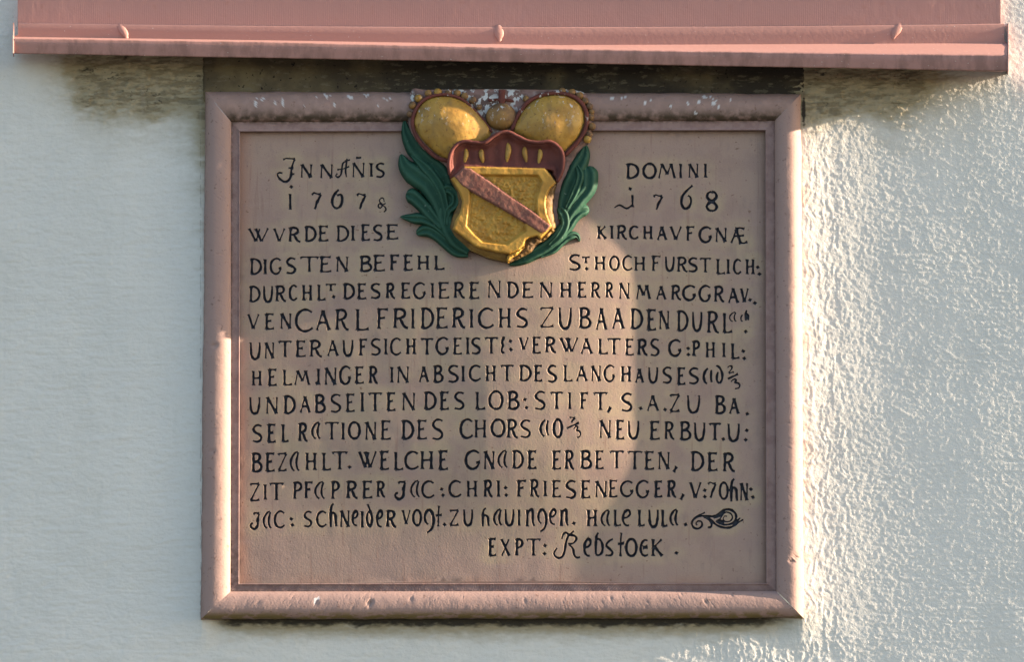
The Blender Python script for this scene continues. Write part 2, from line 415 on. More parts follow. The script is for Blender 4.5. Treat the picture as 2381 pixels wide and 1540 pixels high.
def lerp(a, b, t): return a + (b - a) * t
def flashing():
    fl = None
    n = 420
    t = np.linspace(0, 1, n)
    wob = .9 * fbm(t * 1000, t * 0, 60, k=3)
    wav = lerp(0, 1, t)
    x_ = 33 + t * (2341 - 33)
    # seen heights of the folds, left -> right
    yt = 53 + 9 * (1 - (2 * t - 1) ** 2) + 2 * t                              # top edge against the stone
    yk = np.interp(t, [0, .25, .55, .75, .97, 1], [85, 93, 104.5, 102.5, 100, 100])   # where it kicks out
    yl = np.interp(t, [0, .25, .55, .75, 1], [88.5, 97, 113, 121, 128.5]) + wob * .4  # front top arris
    yb = np.interp(t, [0, 1], [123.5, 164]) + wob * .5                        # front bottom arris
    d_in = 24 + 0 * t
    d_k = 27 + 0 * t
    d_f = np.interp(t, [0, .5, .7, .85, 1], [102, 102, 106, 124, 150])
    rows_y = []; rows_d = []; rows_k = []
    for k, (fy, fd) in enumerate([(yt - 1, d_in * 0 + 12), (yt - .5, d_in - 1), (yt + 2, d_in), (lerp(yt, yk, .5), d_in - 3.5), (lerp(yt, yk, .85), d_in - 6.0),
                                  (yk, d_k - 10), (yk + .3 * (yl - yk), lerp(d_k, d_f, .33)), (lerp(yk, yl, .7), lerp(d_k, d_f, .72)), (lerp(yk, yl, .93), lerp(d_k, d_f, .965)),
                                  (yl + .6, d_f + .3), (yl + 2.5, d_f + 1.2), (lerp(yl, yb, .5), d_f - 3.4 - 1.2 * wob * .2), (yb - 2, d_f - 8.2), (yb, d_f - 8.8), (yb + .6, d_f - 11), (yb + 1.0 - 0 * t, d_f - 12)]):
        rows_y.append(fy); rows_d.append(fd + 0 * t)
        rows_k.append((k >= 9) * (.65 + .25 * np.sin(k)) + 0 * t)
    Y = np.array(rows_y); D = np.array(rows_d); X = np.repeat(x_[None, :], len(rows_y), 0)
    up = Y < (yk - 1)[None, :]
    X = np.where(up, 42 + t[None, :] * (2334 - 42), X)
    K = np.array(rows_k)
    split = 5
    a = grid_obj('flashing', X[:split + 1], Y[:split + 1], D[:split + 1], M_flash, sill, {'dirt_shade': K[:split + 1]})
    c = grid_obj('drip_edge', X[split:], Y[split:], D[split:], M_flash, sill, {'dirt_shade': K[split:]})
    # underside back to the wall, with the depth of a real shelf
    yb2 = yb + 1.0
    W0 = P(x_, yb2, d_f - 12)
    W1 = W0.copy(); W1[:, 1] = -2 * U; W1[:, 2] += 22 * U
    V = np.concatenate([W0, W1]); i = np.arange(n - 1)
    mesh_obj('underside', V, np.stack([i, i + n, i + n + 1, i + 1], 1), M_flash, sill, True, {'dirt_shade': np.full(2 * n, .8)})
    # end caps, folded sheet with a raised hem
    for e, s in ((0, -1), (-1, 1)):
        px = x_[e]
        prof = [(yt[e] - 1, 2), (yt[e], d_in[e]), (yk[e], d_k[e] + 2), (yl[e], d_f[e]), (yb[e], d_f[e] + 1), (yb[e] + 1, d_f[e] - 12), (yb[e] + 8, 2)]
        A = np.array([P(px, y, d) for y, d in prof])
        B = A.copy(); B[:, 0] += s * 2.6 * U; B[:, 2] += np.array([0, 1, 1.5, 2.2, 0, 0, 0]) * U * 1.4
        B[:, 1] -= np.array([0, 0, 1, 1.5, 1.5, 0, 0]) * U
        k = len(prof)
        F = [tuple(range(k))[::s], tuple(range(k, 2 * k))[::-s]]
        for q in range(k):
            F.append((q, (q + 1) % k, k + (q + 1) % k, k + q)[::-s])
        mesh_obj('end_cap', np.concatenate([A, B]), F, M_flash, c, False, {'dirt_shade': np.full(2 * k, .3)})
    return a
fl = flashing()
def lug(px, py, tilt, w, h):
    """soldered cover of a fixing nail: a rounded tongue tapering downwards"""
    V = []; nr, nc = 15, 11
    for r in range(nr):
        v = r / (nr - 1)
        ww = w * (.42 + .58 * math.sin(math.pi * min(1, (v * 1.05 + .08))) ** .6) * (1 if v > .1 else .75)
        for c in range(nc):
            u = c / (nc - 1) * 2 - 1
            x = px + u * ww + (v - .5) * tilt
            y = py + v * h + (1 - math.sqrt(max(0, 1 - u * u))) * 3 * (1 - v) - abs(u) ** 3 * 5 * v
            d = 20.0 + 5.5 * math.sqrt(max(0, 1 - u * u)) * (.35 + .65 * math.sin(math.pi * min(1, .15 + v * .8))) - (1.5 if abs(u) > .95 else 0)
            V.append(P(x, y, d))
    mesh_obj('lug', np.array(V), grid_faces(nr, nc), M_flash, fl, True, {'dirt_shade': np.full(nr * nc, .15)})
lug(286, 55, 16, 12, 36)
lug(1159, 57, 3, 14, 40)
lug(2083, 54, -14, 13.5, 37)

# ------------------------------------------------------------------ the plaque
plaque = empty('stone_plaque')
tag(plaque, 'mauve painted stone plaque with carved black inscription in a rounded frame', 'plaque')
OUT = dict(tl=(478, 213), tr=(1862, 218), br=(1868, 1438), bl=(466, 1441))
INN = dict(tl=(538, 284), tr=(1800, 281), br=(1804, 1375), bl=(536, 1376))
FIL = dict(tl=(558, 306), tr=(1779, 303), br=(1781, 1357), bl=(556, 1358))
def prof_depth(t):
    """roll moulding: 0 outer edge, 1 inner edge"""
    t = np.asarray(t, float)
    a = np.clip((.45 - t) / .45, 0, 1); c = np.clip((t - .45) / .55, 0, 1)
    d = 49 - 38 * (1 - np.sqrt(np.clip(1 - a ** 2.3, 0, 1))) - 25 * (1 - np.sqrt(np.clip(1 - c ** 2.4, 0, 1)))
    return d
SIDES = [('tl', 'tr'), ('tr', 'br'), ('br', 'bl'), ('bl', 'tl')]
tt = np.concatenate([[0], .5 - .5 * np.cos(np.linspace(0.12, np.pi, 23))]) ; tt[-1] = 1
chips = [(860, 1403, 7, 5), (735, 1402, 6, 2), (497, 803, 7, 4), (492, 1050, 6, 3), (955, 1395, 5, 2), (1848, 1296, 9, 4), (1840, 1305, 6, 3), (1420, 1392, 4, 2), (1640, 1400, 5, 2), (1220, 1398, 4, 2), (1700, 1385, 3, 2), (600, 1402, 5, 1.5), (680, 1390, 4, 1.5)]
whites = [(597, 240, 5, 12), (610, 232, 5, 5), (640, 240, 4, 4), (655, 238, 6, 8), (705, 248, 4, 6), (728, 226, 9, 5), (765, 222, 14, 7), (812, 226, 10, 7), (778, 243, 5, 6), (850, 222, 12, 4), (882, 240, 6, 7), (900, 228, 9, 4), (735, 1396, 7, 10), (739, 1408, 3, 8), (1420, 228, 8, 4), (1448, 225, 8, 5), (1500, 240, 6, 5), (1512, 228, 5, 6), (1560, 246, 4, 4), (1640, 226, 16, 4), (1660, 236, 6, 9), (1672, 248, 4, 6), (1700, 232, 4, 3), (1617, 262, 6, 3), (1625, 238, 4, 10), (1790, 232, 3, 3), (1600, 240, 3, 5)]
for si, (a, c) in enumerate(SIDES):
    oa, oc, ia, ic = map(np.array, (OUT[a], OUT[c], INN[a], INN[c]))
    L = np.linalg.norm(np.subtract(oc, oa)); n = int(L / 1.5)
    s = np.linspace(0, 1, n)
    Sg, Tg = np.meshgrid(s, tt)
    o_ = oa[None, None] + (oc - oa)[None, None] * Sg[..., None]
    i_ = ia[None, None] + (ic - ia)[None, None] * Sg[..., None]
    XY = o_ + (i_ - o_) * Tg[..., None]
    X, Y = XY[..., 0], XY[..., 1]
    D = prof_depth(Tg) + 1.3 * fbm(X, Y, 90, 90, 3, k=si) + .4 * fbm(X, Y, 14, 14, 3, .6, k=si + 1) - .8 * sstep(.55, .8, fbm(X + .5 * Y, Y - .4 * X, 7, 7, 2, .5, k=si + 3))
    # wear of the outer arris
    w = 1.5 * fbm(X * 1.0, Y * 1.0, 60, 60, 4, .6, k=si + 2)
    nx, ny = [(0, 1), (-1, 0), (0, -1), (1, 0)][si]
    X = X + nx * w * (1 - Tg) * 1.6; Y = Y + ny * w * (1 - Tg) * 1.6
    wh = np.zeros_like(X)
    for cx, cy, r, dp in chips:
        q = ((X - cx) / r) ** 2 + ((Y - cy) / r) ** 2
        D -= dp * np.exp(-q * 1.3) * (1 + .8 * vnoise(X / 2.5, Y / 2.5, 2))
    for cx, cy, rx, ry in whites:
        q = ((X - cx) / rx) ** 2 + ((Y - cy) / ry) ** 2 + 1.5 * vnoise(X / 4.6 + cx, Y / 5.3, 1) + .6
        wh = np.maximum(wh, .9 * sstep(1.0, .75, q))
    dirt_shade = .6 * np.exp(-(1 - Tg) / .12) * (si == 0) + .75 * (si == 0) * sstep(.45, .95, Tg) + .2 * (si == 0)  # occlusion shade painted on the inner flank of the dirty top bar
    dirt_shade = dirt_shade + .6 * np.exp(-Tg / .05) * (si == 3) + .5 * (si == 2) * np.exp(-Tg / .08)
    algae = (si == 2) * sstep(.33, .08, Tg) * .9
    mo = grid_obj('moulding', X, Y, D, M_frame, plaque, {'dirt_shade': np.clip(dirt_shade, 0, 1), 'algae': algae, 'white': wh})
    if si == 0: mo['label'] = 'top moulding with flaked white spots'
    # outer side face down to the wall
    xo, yo, do = X[0], Y[0], D[0]
    A = P(xo, yo, do); B = A.copy(); B[:, 1] = 16 * U
    V = np.concatenate([B, A]); k = len(xo); i = np.arange(k - 1)
    mesh_obj('side_face', V, np.stack([i, i + k, i + k + 1, i + 1], 1), M_frame, mo, True,
             {'dirt_shade': np.full(2 * k, .75 if si == 2 else .25), 'algae': np.full(2 * k, .6 * (si == 2)), 'white': np.zeros(2 * k)})
    # tooled fillet
    f0, f1 = np.array(FIL[a]), np.array(FIL[c])
    n = int(L / 1.05); s = np.linspace(0, 1, n)
    tf = np.array([-.12, 0, .12, .3, .5, .7, .82, .9, .97, 1.0])
    Sg, Tg = np.meshgrid(s, tf)
    i_ = ia[None, None] + (ic - ia)[None, None] * Sg[..., None]
    f_ = f0[None, None] + (f1 - f0)[None, None] * Sg[..., None]
    XY = i_ + (f_ - i_) * Tg[..., None]; X, Y = XY[..., 0], XY[..., 1]
    along = Sg * L
    tooth = np.abs(((along + 1.4 * fbm(along, Tg * 9, 16, 6, 2, k=1)) / (3.5 if si != 2 else 3.9)) % 1 - .5) * 2
    amp = (.5, 1.3, 3.0, 1.5)[si] * (.75 + .4 * fbm(along, along * 0, 50, k=2))
    flat = sstep(-.02, .08, Tg) * sstep(.9, .8, Tg)
    D = 27.5 - amp * tooth * flat + .5 * fbm(X, Y, 9, 9, 2, k=3) + 1.6 * sstep(.8, .9, Tg) - 9 * (Tg > .98) - 2 * sstep(.98, .96, 1 - Tg * 0) * 0
    D = D - 4 * (Tg < -.05)
    if si == 0: D += 1.5
    dirt_shade = .8 * (sstep(.3, -.05, Tg)) * (1 if si in (0, 3) else .5) + .5 * sstep(.2, 0, Sg) * (si == 3) * 1 + .4 * (si == 2) * tooth * sstep(.45, .9, Sg)  # paints occlusion shade into the groove next to the moulding
    grid_obj('fillet', X, Y, D, M_fillet, plaque, {'dirt_shade': np.clip(dirt_shade, 0, 1)})

def field_depth(x, y):
    """inscribed face: slightly swollen slab, in picture units"""
    by = sstep(470, 650, y) * sstep(1300, 1010, y)
    bx = np.interp(x, [552, 1130, 1190, 1270, 1350, 1420, 1480, 1560, 1786], [0, .96, 1.0, .97, .85, .66, .45, .18, 0])
    d = 14 + 30 * bx * (.25 + .75 * by)
    d += .8 * fbm(x, y, 130, 160, 2, k=4)
    d += .30 * fbm(x, y, 30, 40, 3, .5, k=5)
    return d

# ------------------------------------------------------------------ lettering
# strokes in a unit box, x right, y down. kinds: S stem, H hairline, C curve swelling in the middle, T thin straight, K thick straight
def rev(st_): return st_
GL = {
'I': [('S', [(.5, 0), (.5, 1)])],
'L': [('S', [(.2, 0), (.2, 1)]), ('H', [(.15, .97), (.6, .98), (1, .93)])],
'E': [('S', [(.22, 0), (.2, 1)]), ('H', [(.12, .03), (.6, .03), (.95, .05)]), ('H', [(.22, .49), (.72, .46)]), ('H', [(.1, .97), (.6, .985), (1, .94)])],
'F': [('S', [(.25, 0), (.22, 1)]), ('H', [(.12, .04), (.6, .03), (1, .05)]), ('H', [(.25, .48), (.75, .45)])],
'T': [('S', [(.5, .03), (.5, 1)]), ('H', [(0, .1), (.12, .035), (.88, .03), (1, .1)])],
'H': [('S', [(.18, 0), (.17, 1)]), ('S', [(.83, 0), (.82, 1)]), ('H', [(.18, .51), (.82, .48)])],
'N': [('T', [(.14, .02), (.1, 1)]), ('K', [(.12, 0), (.86, .99)]), ('T', [(.9, 0), (.86, .99)])],
'M': [('T', [(.22, .02), (.05, 1)]), ('K', [(.2, 0), (.52, .72)]), ('T', [(.52, .74), (.74, .02)]), ('K', [(.73, 0), (.94, 1)])],
'A': [('T', [(.48, 0), (.08, 1)]), ('K', [(.47, .02), (.9, 1)]), ('H', [(.27, .62), (.73, .62)])],
'V': [('K', [(.08, 0), (.48, .97)]), ('T', [(.94, 0), (.5, .97)])],
'W': [('K', [(.03, .02), (.36, .98)]), ('T', [(.55, .05), (.37, .96)]), ('K', [(.35, .02), (.63, .98)]), ('T', [(.97, 0), (.65, .96)])],
'U': [('C', [(.1, 0), (.12, .35), (.15, .72), (.32, .95), (.52, .98), (.74, .88), (.85, .6), (.9, .3), (.9, 0)])],
'O': [('C', [(.62, .06), (.45, .03), (.22, .14), (.08, .4), (.1, .7), (.3, .93), (.55, .98), (.68, .95)]), ('C', [(.42, .96), (.55, .98), (.8, .88), (.94, .55), (.88, .25), (.7, .07), (.5, .02), (.38, .05)])],
'D': [('S', [(.17, 0), (.15, 1)]), ('C', [(.05, .03), (.4, .02), (.78, .17), (.94, .5), (.8, .8), (.45, .97), (.1, .98)])],
'C': [('C', [(.92, .14), (.7, .03), (.45, .03), (.18, .2), (.08, .5), (.16, .8), (.42, .97), (.72, .95), (.97, .82)])],
'G': [('C', [(.9, .15), (.7, .03), (.45, .03), (.17, .2), (.07, .5), (.16, .8), (.4, .97), (.66, .95), (.84, .8), (.9, .62)]), ('H', [(.72, .64), (.98, .6)])],
'S': [('C', [(.95, .1), (.7, .03), (.4, .04), (.16, .17), (.14, .32), (.35, .46), (.68, .56), (.9, .7), (.84, .88), (.55, .98), (.25, .96), (.05, .93)])],
'R': [('S', [(.18, 0), (.12, 1)]), ('C', [(.08, .04), (.4, .02), (.68, .08), (.78, .25), (.65, .42), (.25, .52)]), ('C', [(.42, .49), (.55, .65), (.7, .87), (.85, .97), (1, .99)])],
'P': [('S', [(.25, 0), (.2, 1)]), ('C', [(.1, .04), (.5, .02), (.85, .1), (.95, .28), (.75, .45), (.3, .53)])],
'B': [('S', [(.17, 0), (.15, 1)]), ('C', [(.05, .04), (.45, .02), (.75, .1), (.78, .28), (.55, .42), (.2, .48)]), ('C', [(.3, .46), (.7, .5), (.93, .68), (.85, .88), (.5, .98), (.08, .97)])],
'K': [('S', [(.18, 0), (.16, 1)]), ('T', [(.92, .02), (.2, .5)]), ('K', [(.3, .45), (.95, 1)])],
'Z': [('H', [(.02, .12), (.12, .04), (.95, .03)]), ('T', [(.93, .03), (.08, .96)]), ('H', [(.02, .97), (.6, .98), (.98, .92)])],
'X': [('K', [(.08, 0), (.92, 1)]), ('T', [(.88, .02), (.1, 1)])],
'J': [('H', [(.28, .12), (.45, .04), (.95, .06)]), ('C', [(.93, .07), (.82, .3), (.78, .55), (.74, .8), (.45, .98), (.15, .92), (.03, .78), (.12, .66), (.3, .66)]), ('H', [(.6, .42), (.92, .42)])],
'Æ': [('T', [(.4, .05), (.08, .98)]), ('K', [(.36, .1), (.6, .98)]), ('H', [(.22, .55), (.8, .5)]), ('H', [(.3, .06), (.55, .0), (.82, .08)]), ('H', [(.5, .98), (.8, .99), (.99, .9)])],
'a': [('C', [(.85, .0), (.5, .07), (.15, .35), (.08, .6), (.22, .85), (.48, .99)]), ('C', [(.9, .02), (.72, .35), (.68, .6), (.78, .85), (.97, .98)])],
'e': [('C', [(.22, .5), (.6, .46), (.92, .28), (.85, .06), (.55, .03), (.2, .25), (.1, .6), (.3, .88), (.62, .98), (.85, .95)])],
'ε': [('C', [(.9, .1), (.6, .04), (.25, .2), (.08, .55), (.25, .88), (.6, .98), (.95, .9)]), ('H', [(.3, .45), (.9, .4)]), ('H', [(.35, .52), (.92, .52)])],
'c': [('C', [(.9, .1), (.5, .05), (.12, .5), (.4, .95), (.9, .9)])],
'h': [('C', [(.6, .0), (.25, .12), (.14, .45), (.15, .75), (.15, 1)]), ('C', [(.17, .45), (.5, .38), (.82, .5), (.88, .75), (.95, .97)])],
'd': [('C', [(.2, 0), (.5, .22), (.85, .5), (.9, .72), (.65, .97), (.3, .9), (.08, .68), (.15, .45), (.45, .32), (.65, .35)])],
'b': [('C', [(.45, 0), (.2, .15), (.12, .5), (.12, .95)]), ('C', [(.15, .3), (.6, .3), (.92, .55), (.85, .85), (.5, .98), (.1, .96)])],
't': [('T', [(.6, 0), (.46, .25), (.42, .6), (.38, .98)]), ('H', [(-.25, .46), (1.25, .44)])],
'g': [('C', [(.38, .66), (.12, .5), (.08, .25), (.3, .05), (.6, .03), (.85, .2), (.95, .5), (.8, .8), (.5, .95), (.25, 1)])],
'n': [('S', [(.2, .02), (.14, 1)]), ('C', [(.22, .2), (.5, .04), (.75, .03), (.78, .4), (.8, .75), (.95, .97)])],
's': [('C', [(.95, .03), (.6, .1), (.25, .25), (.15, .42), (.5, .58), (.85, .78), (.7, .95), (.35, .97), (.03, .95)])],
'7': [('H', [(0, .14), (.25, .03), (.6, .1), (.95, .12)]), ('C', [(.96, .12), (.72, .4), (.5, .65), (.42, .85), (.3, .98)])],
'0': [('C', [(.68, 0), (.35, .18), (.1, .5), (.14, .8), (.42, .98)]), ('C', [(.42, .98), (.8, .85), (.96, .55), (.9, .3), (.75, .25), (.52, .3)])],
'6': [('C', [(1, 0), (.55, .2), (.16, .45), (.06, .72), (.2, .92), (.42, .98), (.7, .9), (.86, .7), (.8, .5), (.6, .42)])],
'8': [('C', [(.5, .02), (.2, .08), (.08, .27), (.3, .43), (.7, .57), (.93, .76), (.8, .93), (.5, .99)]), ('C', [(.5, .99), (.2, .92), (.06, .75), (.3, .56), (.72, .42), (.92, .25), (.78, .06), (.5, .02)])],
'2': [('C', [(.03, .25), (.3, .03), (.65, .08), (.6, .4), (.35, .7), (.2, .9)]), ('H', [(.2, .92), (.6, .85), (1, .8)])],
'3': [('C', [(.03, .3), (.35, .05), (.6, .12), (.45, .4), (.75, .42), (.97, .62), (.85, .9), (.45, .98)])],
'&': [('C', [(.75, .3), (.7, .08), (.45, .02), (.2, .2), (.4, .4), (.55, .55), (.3, .72), (.08, .6), (.2, .42), (.55, .5), (.95, .38)]), ('C', [(.55, .52), (.85, .65), (.95, .85), (.7, 1)])],
'(': [('C', [(.95, .0), (.45, .18), (.12, .5), (.3, .82), (.75, 1)])],
')': [('C', [(.05, 0), (.55, .12), (.92, .45), (.9, .75), (.6, .98)]), ('C', [(.35, .35), (.15, .6), (.2, .85), (.55, .98)])],
'|': [('C', [(.8, 0), (.35, .35), (.4, .7), (.85, 1)])],
'l': [('C', [(.25, .25), (.6, .15), (.75, .02), (.45, .05), (.2, .3), (.45, .52), (.2, .68), (.1, .85), (.4, .99), (.85, .92)])],
'A~': [('C', [(.12, .78), (.0, .9), (.15, .98), (.35, .85), (.42, .55), (.5, .25), (.78, .12)]), ('C', [(.78, .0), (.72, .35), (.68, .7), (.75, .98)]), ('H', [(.1, .58), (.5, .55), (.95, .42)]), ('T', [(.62, .12), (1, .08)])],
'R~': [('C', [(.3, .3), (.34, .14), (.45, .06), (.58, .14), (.78, .18), (.85, .3), (.72, .45), (.52, .47)]), ('C', [(.76, 0), (.55, .18), (.45, .45), (.4, .75), (.3, .95), (.12, .98), (.0, .82), (.12, .62)]), ('C', [(.58, .5), (.72, .65), (.76, .85), (.85, .97), (1, .96)])],
'-': [('S', [(0, .5), (1, .5)])],
'J~': [('H', [(.33, .08), (.5, .03), (.98, .06)]), ('C', [(.97, .06), (.86, .25), (.78, .5), (.74, .78), (.6, .95), (.38, .99), (.12, .85), (.02, .7), (.12, .62), (.3, .64)]), ('H', [(.62, .42), (.9, .44)]), ('H', [(.78, .68), (.95, .68)])],
'~': [('C', [(1, .3), (.7, .98), (.3, .3), (0, .8)])],
'/': [('K', [(0, 1), (1, 0)])],
}
# (crop origin x, y) then "glyph xl xr yt yb" in that crop, 600 source pixels = 2381 crop pixels
def crop(x0, y0, text, out):
    k = 2381 / 600.0
    for tok in text.split(';'):
        f = tok.split()
        if not f: continue
        g_ = f[0]; v = list(map(float, f[1:]))
        if g_ in '.,' and len(v) == 2:
            out.append((g_, (x0 + v[0] / k) / 1.50421, (y0 + v[1] / k) / 1.50421, 0, 0))
        else:
            out.append((g_, (x0 + v[0] / k) / 1.50421, (x0 + v[1] / k) / 1.50421, (y0 + v[2] / k) / 1.50421, (y0 + v[3] / k) / 1.50421))
LINES = []
def line(label, *parts):
    out = []
    for (x0, y0, t) in parts: crop(x0, y0, t, out)
    LINES.append((label, out))
line('first line, ending in DOMINI',
 (850, 540, "J~ 460 735 38 390;N 785 970 130 330;N 1055 1260 130 338;A~ 1275 1495 50 330;N 1500 1700 108 325;- 1555 1650 25 70;I 1745 1810 112 318;S 1832 1970 115 325"),
 (2080, 540, "D 422 620 125 340;O 650 860 118 340;M 865 1130 120 340;I 1160 1215 122 338;N 1285 1445 122 330;I 1495 1570 120 330"))
line('second line with the years',
 (850, 540, "I 615 690 540 775;. 666 452;7 940 1095 520 772;0 1212 1390 485 768;7 1565 1715 533 772;& 1855 1995 595 808"),
 (2080, 540, "I 478 560 555 742;. 487 480;~ 260 520 680 760;7 800 950 550 778;6 1178 1365 425 768;8 1532 1708 508 798"))
line('third line',
 (850, 760, "W 65 365 145 348;V 410 595 148 348;R 620 805 135 348;D 845 1022 122 342;E 1030 1195 115 338;D 1285 1475 115 340;I 1475 1570 110 335;E 1625 1770 95 330;S 1795 1940 100 332;E 1970 2165 95 312"),
 (2080, 760, "K 20 165 115 310;I 205 260 108 308;R 295 455 110 312;C 465 615 118 310;H 655 810 115 312;A 850 1010 120 325;V 1030 1215 120 325;F 1250 1390 122 335;G 1430 1635 130 358;N 1660 1840 140 352;Æ 1860 2130 140 370"))
line('fourth line',
 (850, 760, "D 85 265 572 800;I 275 335 575 800;G 360 545 565 798;S 585 740 558 790;T 780 1055 540 768;E 1045 1235 540 768;N 1280 1470 540 765;B 1610 1795 535 760;E 1790 1980 520 755;F 2020 2175 518 745;E 2215 2365 520 745"),
 (1440, 860, "H 62 255 128 340;L 298 465 128 338;S 2165 2345 118 345;T 2345 2475 150 252;. 2420 320"),
 (2080, 760, "H -20 155 535 742;O 190 345 535 742;C 370 530 530 745;H 530 710 540 750;F 770 920 530 755;U 960 1115 540 755;R 1130 1295 550 765;S 1285 1430 558 765;T 1445 1615 560 775;L 1670 1815 572 795;I 1825 1870 575 795;C 1910 2040 580 795;H 2080 2225 575 800;. 2258 695;. 2282 790"))
line('fifth line',
 (850, 960, "D 75 245 160 390;U 265 425 155 392;R 440 605 155 382;C 628 760 145 368;H 805 970 140 372;L 1018 1155 135 368;T 1135 1298 130 240;. 1255 312;D 1380 1555 125 348;E 1572 1720 125 350;S 1760 1912 122 340;R 1975 2118 122 340;E 2178 2330 112 340"),
 (1440, 960, "G 5 205 112 345;I 252 318 112 335;E 348 530 105 340;R 572 745 105 335;E 785 945 105 345;N 1038 1245 80 335;D 1312 1485 102 332;E 1510 1695 102 332;N 1760 1960 102 330;H 2040 2225 105 330;E 2285 2430 105 328"),
 (2080, 960, "R -65 85 110 330;R 140 262 110 330;N 322 490 110 350;M 560 780 140 352;A 838 1000 155 358;R 1050 1205 148 360;G 1200 1415 150 370;G 1430 1620 150 385;R 1645 1805 160 388;A 1835 2005 185 405;V 2010 2140 188 400;. 2150 355;. 2218 400"))
line('sixth line, in larger letters',
 (850, 960, "V 50 235 545 770;E 290 440 540 770;N 505 680 535 765;C 705 985 480 805;A 995 1225 490 785;R 1270 1475 482 780;L 1540 1755 475 785;F 1835 2020 470 765;R 2070 2300 472 755"),
 (1440, 960, "I -25 50 470 760;D 115 310 462 760;E 320 508 458 755;R 550 750 465 750;I 800 850 475 750;C 905 1150 465 755;H 1190 1385 462 750;S 1435 1615 468 745;Z 1765 1980 452 745;U 2020 2230 455 765;B 2310 2490 460 755"),
 (2080, 960, "A 0 175 460 780;A 225 415 460 765;D 485 670 475 765;E 710 860 482 785;N 880 1040 500 770;D 1130 1300 500 795;U 1335 1500 515 795;R 1548 1730 512 820;L 1760 1915 530 820;a 1850 1975 520 665;c 2010 2065 560 662;h 2075 2140 495 650;. 2092 795"))
line('seventh line',
 (850, 1160, "U 80 255 145 395;N 290 440 145 385;T 480 680 125 365;E 715 880 125 358;R 915 1105 118 358;A 1155 1335 115 348;U 1370 1540 110 348;F 1595 1730 100 342;S 1760 1915 95 335;I 1955 2000 92 330;C 2030 2205 88 335;H 2250 2405 90 325"),
 (1440, 1160, "T 118 300 90 332;G 320 525 78 328;E 560 705 85 325;I 745 800 75 325;S 815 960 82 320;T 1000 1200 75 320;l 1230 1300 75 308;. 1365 135;. 1372 252;V 1480 1625 75 265;E 1655 1800 72 312;R 1840 2010 75 300;W 2045 2315 75 295"),
 (2030, 1160, "A -15 175 85 320;L 230 390 92 322;T 360 560 90 330;E 605 748 100 338;R 780 938 105 335;S 955 1098 98 345;G 1205 1410 110 352;. 1490 235;. 1492 322;P 1540 1655 125 350;H 1722 1875 140 368;I 1965 2008 150 365;L 2075 2215 158 385;. 2255 275;. 2270 375"))
line('eighth line',
 (850, 1160, "H 108 268 540 760;E 332 478 518 760;L 538 690 525 755;M 700 935 535 752;I 1010 1078 510 750;. 1025 718;N 1120 1308 495 750;G 1325 1508 478 742;E 1540 1685 485 730;R 1740 1878 482 728;I 2040 2085 485 718;N 2125 2312 480 722"),
 (1440, 1160, "A 85 245 478 712;B 292 440 470 715;S 490 655 465 712;I 685 735 470 705;C 780 970 465 695;H 1010 1175 465 700;T 1220 1415 460 700;D 1480 1665 465 695;E 1685 1820 465 700;S 1868 2015 465 712;L 2090 2240 458 702;A 2265 2445 470 700"),
 (2030, 1160, "N 135 290 468 700;G 310 485 465 705;H 545 708 475 708;A 745 885 510 720;U 925 1085 490 722;S 1125 1270 490 725;E 1328 1465 498 745;S 1490 1645 500 735;( 1688 1780 505 738;| 1785 1835 525 715;) 1865 1980 465 735;2 2025 2140 470 595;/ 2030 2195 585 665;3 2070 2220 650 805"))
line('ninth line',
 (850, 1340, "U 75 250 190 438;N 305 495 190 438;D 555 732 175 435;A 775 945 178 422;B 985 1148 160 420;S 1198 1365 152 415;E 1415 1560 148 408;I 1620 1685 125 408;T 1730 1930 130 405;E 1980 2125 130 395;N 2195 2400 130 390"),
 (1440, 1340, "D 160 345 122 378;E 375 525 120 378;S 575 735 122 375;L 870 1030 118 378;O 1052 1275 105 375;B 1320 1495 115 375;. 1565 232;. 1588 345;S 1690 1860 112 378;T 1910 2100 120 375;I 2160 2215 125 375;F 2320 2455 130 372"),
 (2030, 1340, "T 165 375 125 388;, 390 370;S 550 722 140 402;. 832 355;A 905 1098 165 398;. 1170 372;Z 1228 1385 152 410;U 1460 1672 165 425;B 1858 2015 175 435;A 2050 2210 205 438;. 2312 430"))
line('tenth line',
 (850, 1340, "S 118 272 575 830;E 325 465 568 835;L 525 642 568 828;R 760 905 555 818;a 940 1080 542 790;T 1125 1332 538 798;I 1360 1412 545 798;O 1448 1635 535 785;N 1685 1858 535 800;E 1895 2060 520 795;D 2190 2375 518 790"),
 (1440, 1340, "E 60 220 512 790;S 265 442 498 795;C 652 860 498 778;H 850 1048 505 770;O 1085 1302 498 755;R 1310 1480 505 772;S 1490 1655 510 768;( 1765 1865 505 755;| 1850 1905 515 740;O 1950 2095 495 765;7 2170 2280 470 555;/ 2130 2330 545 640;3 2225 2350 590 770"),
 (2030, 1340, "N 250 430 510 775;E 475 615 515 790;U 640 825 520 785;E 945 1108 528 795;R 1155 1310 535 790;B 1370 1538 535 800;U 1560 1740 545 808;T 1775 1950 552 805;. 1978 782;U 2025 2220 560 820;. 2305 662;. 2290 792"))
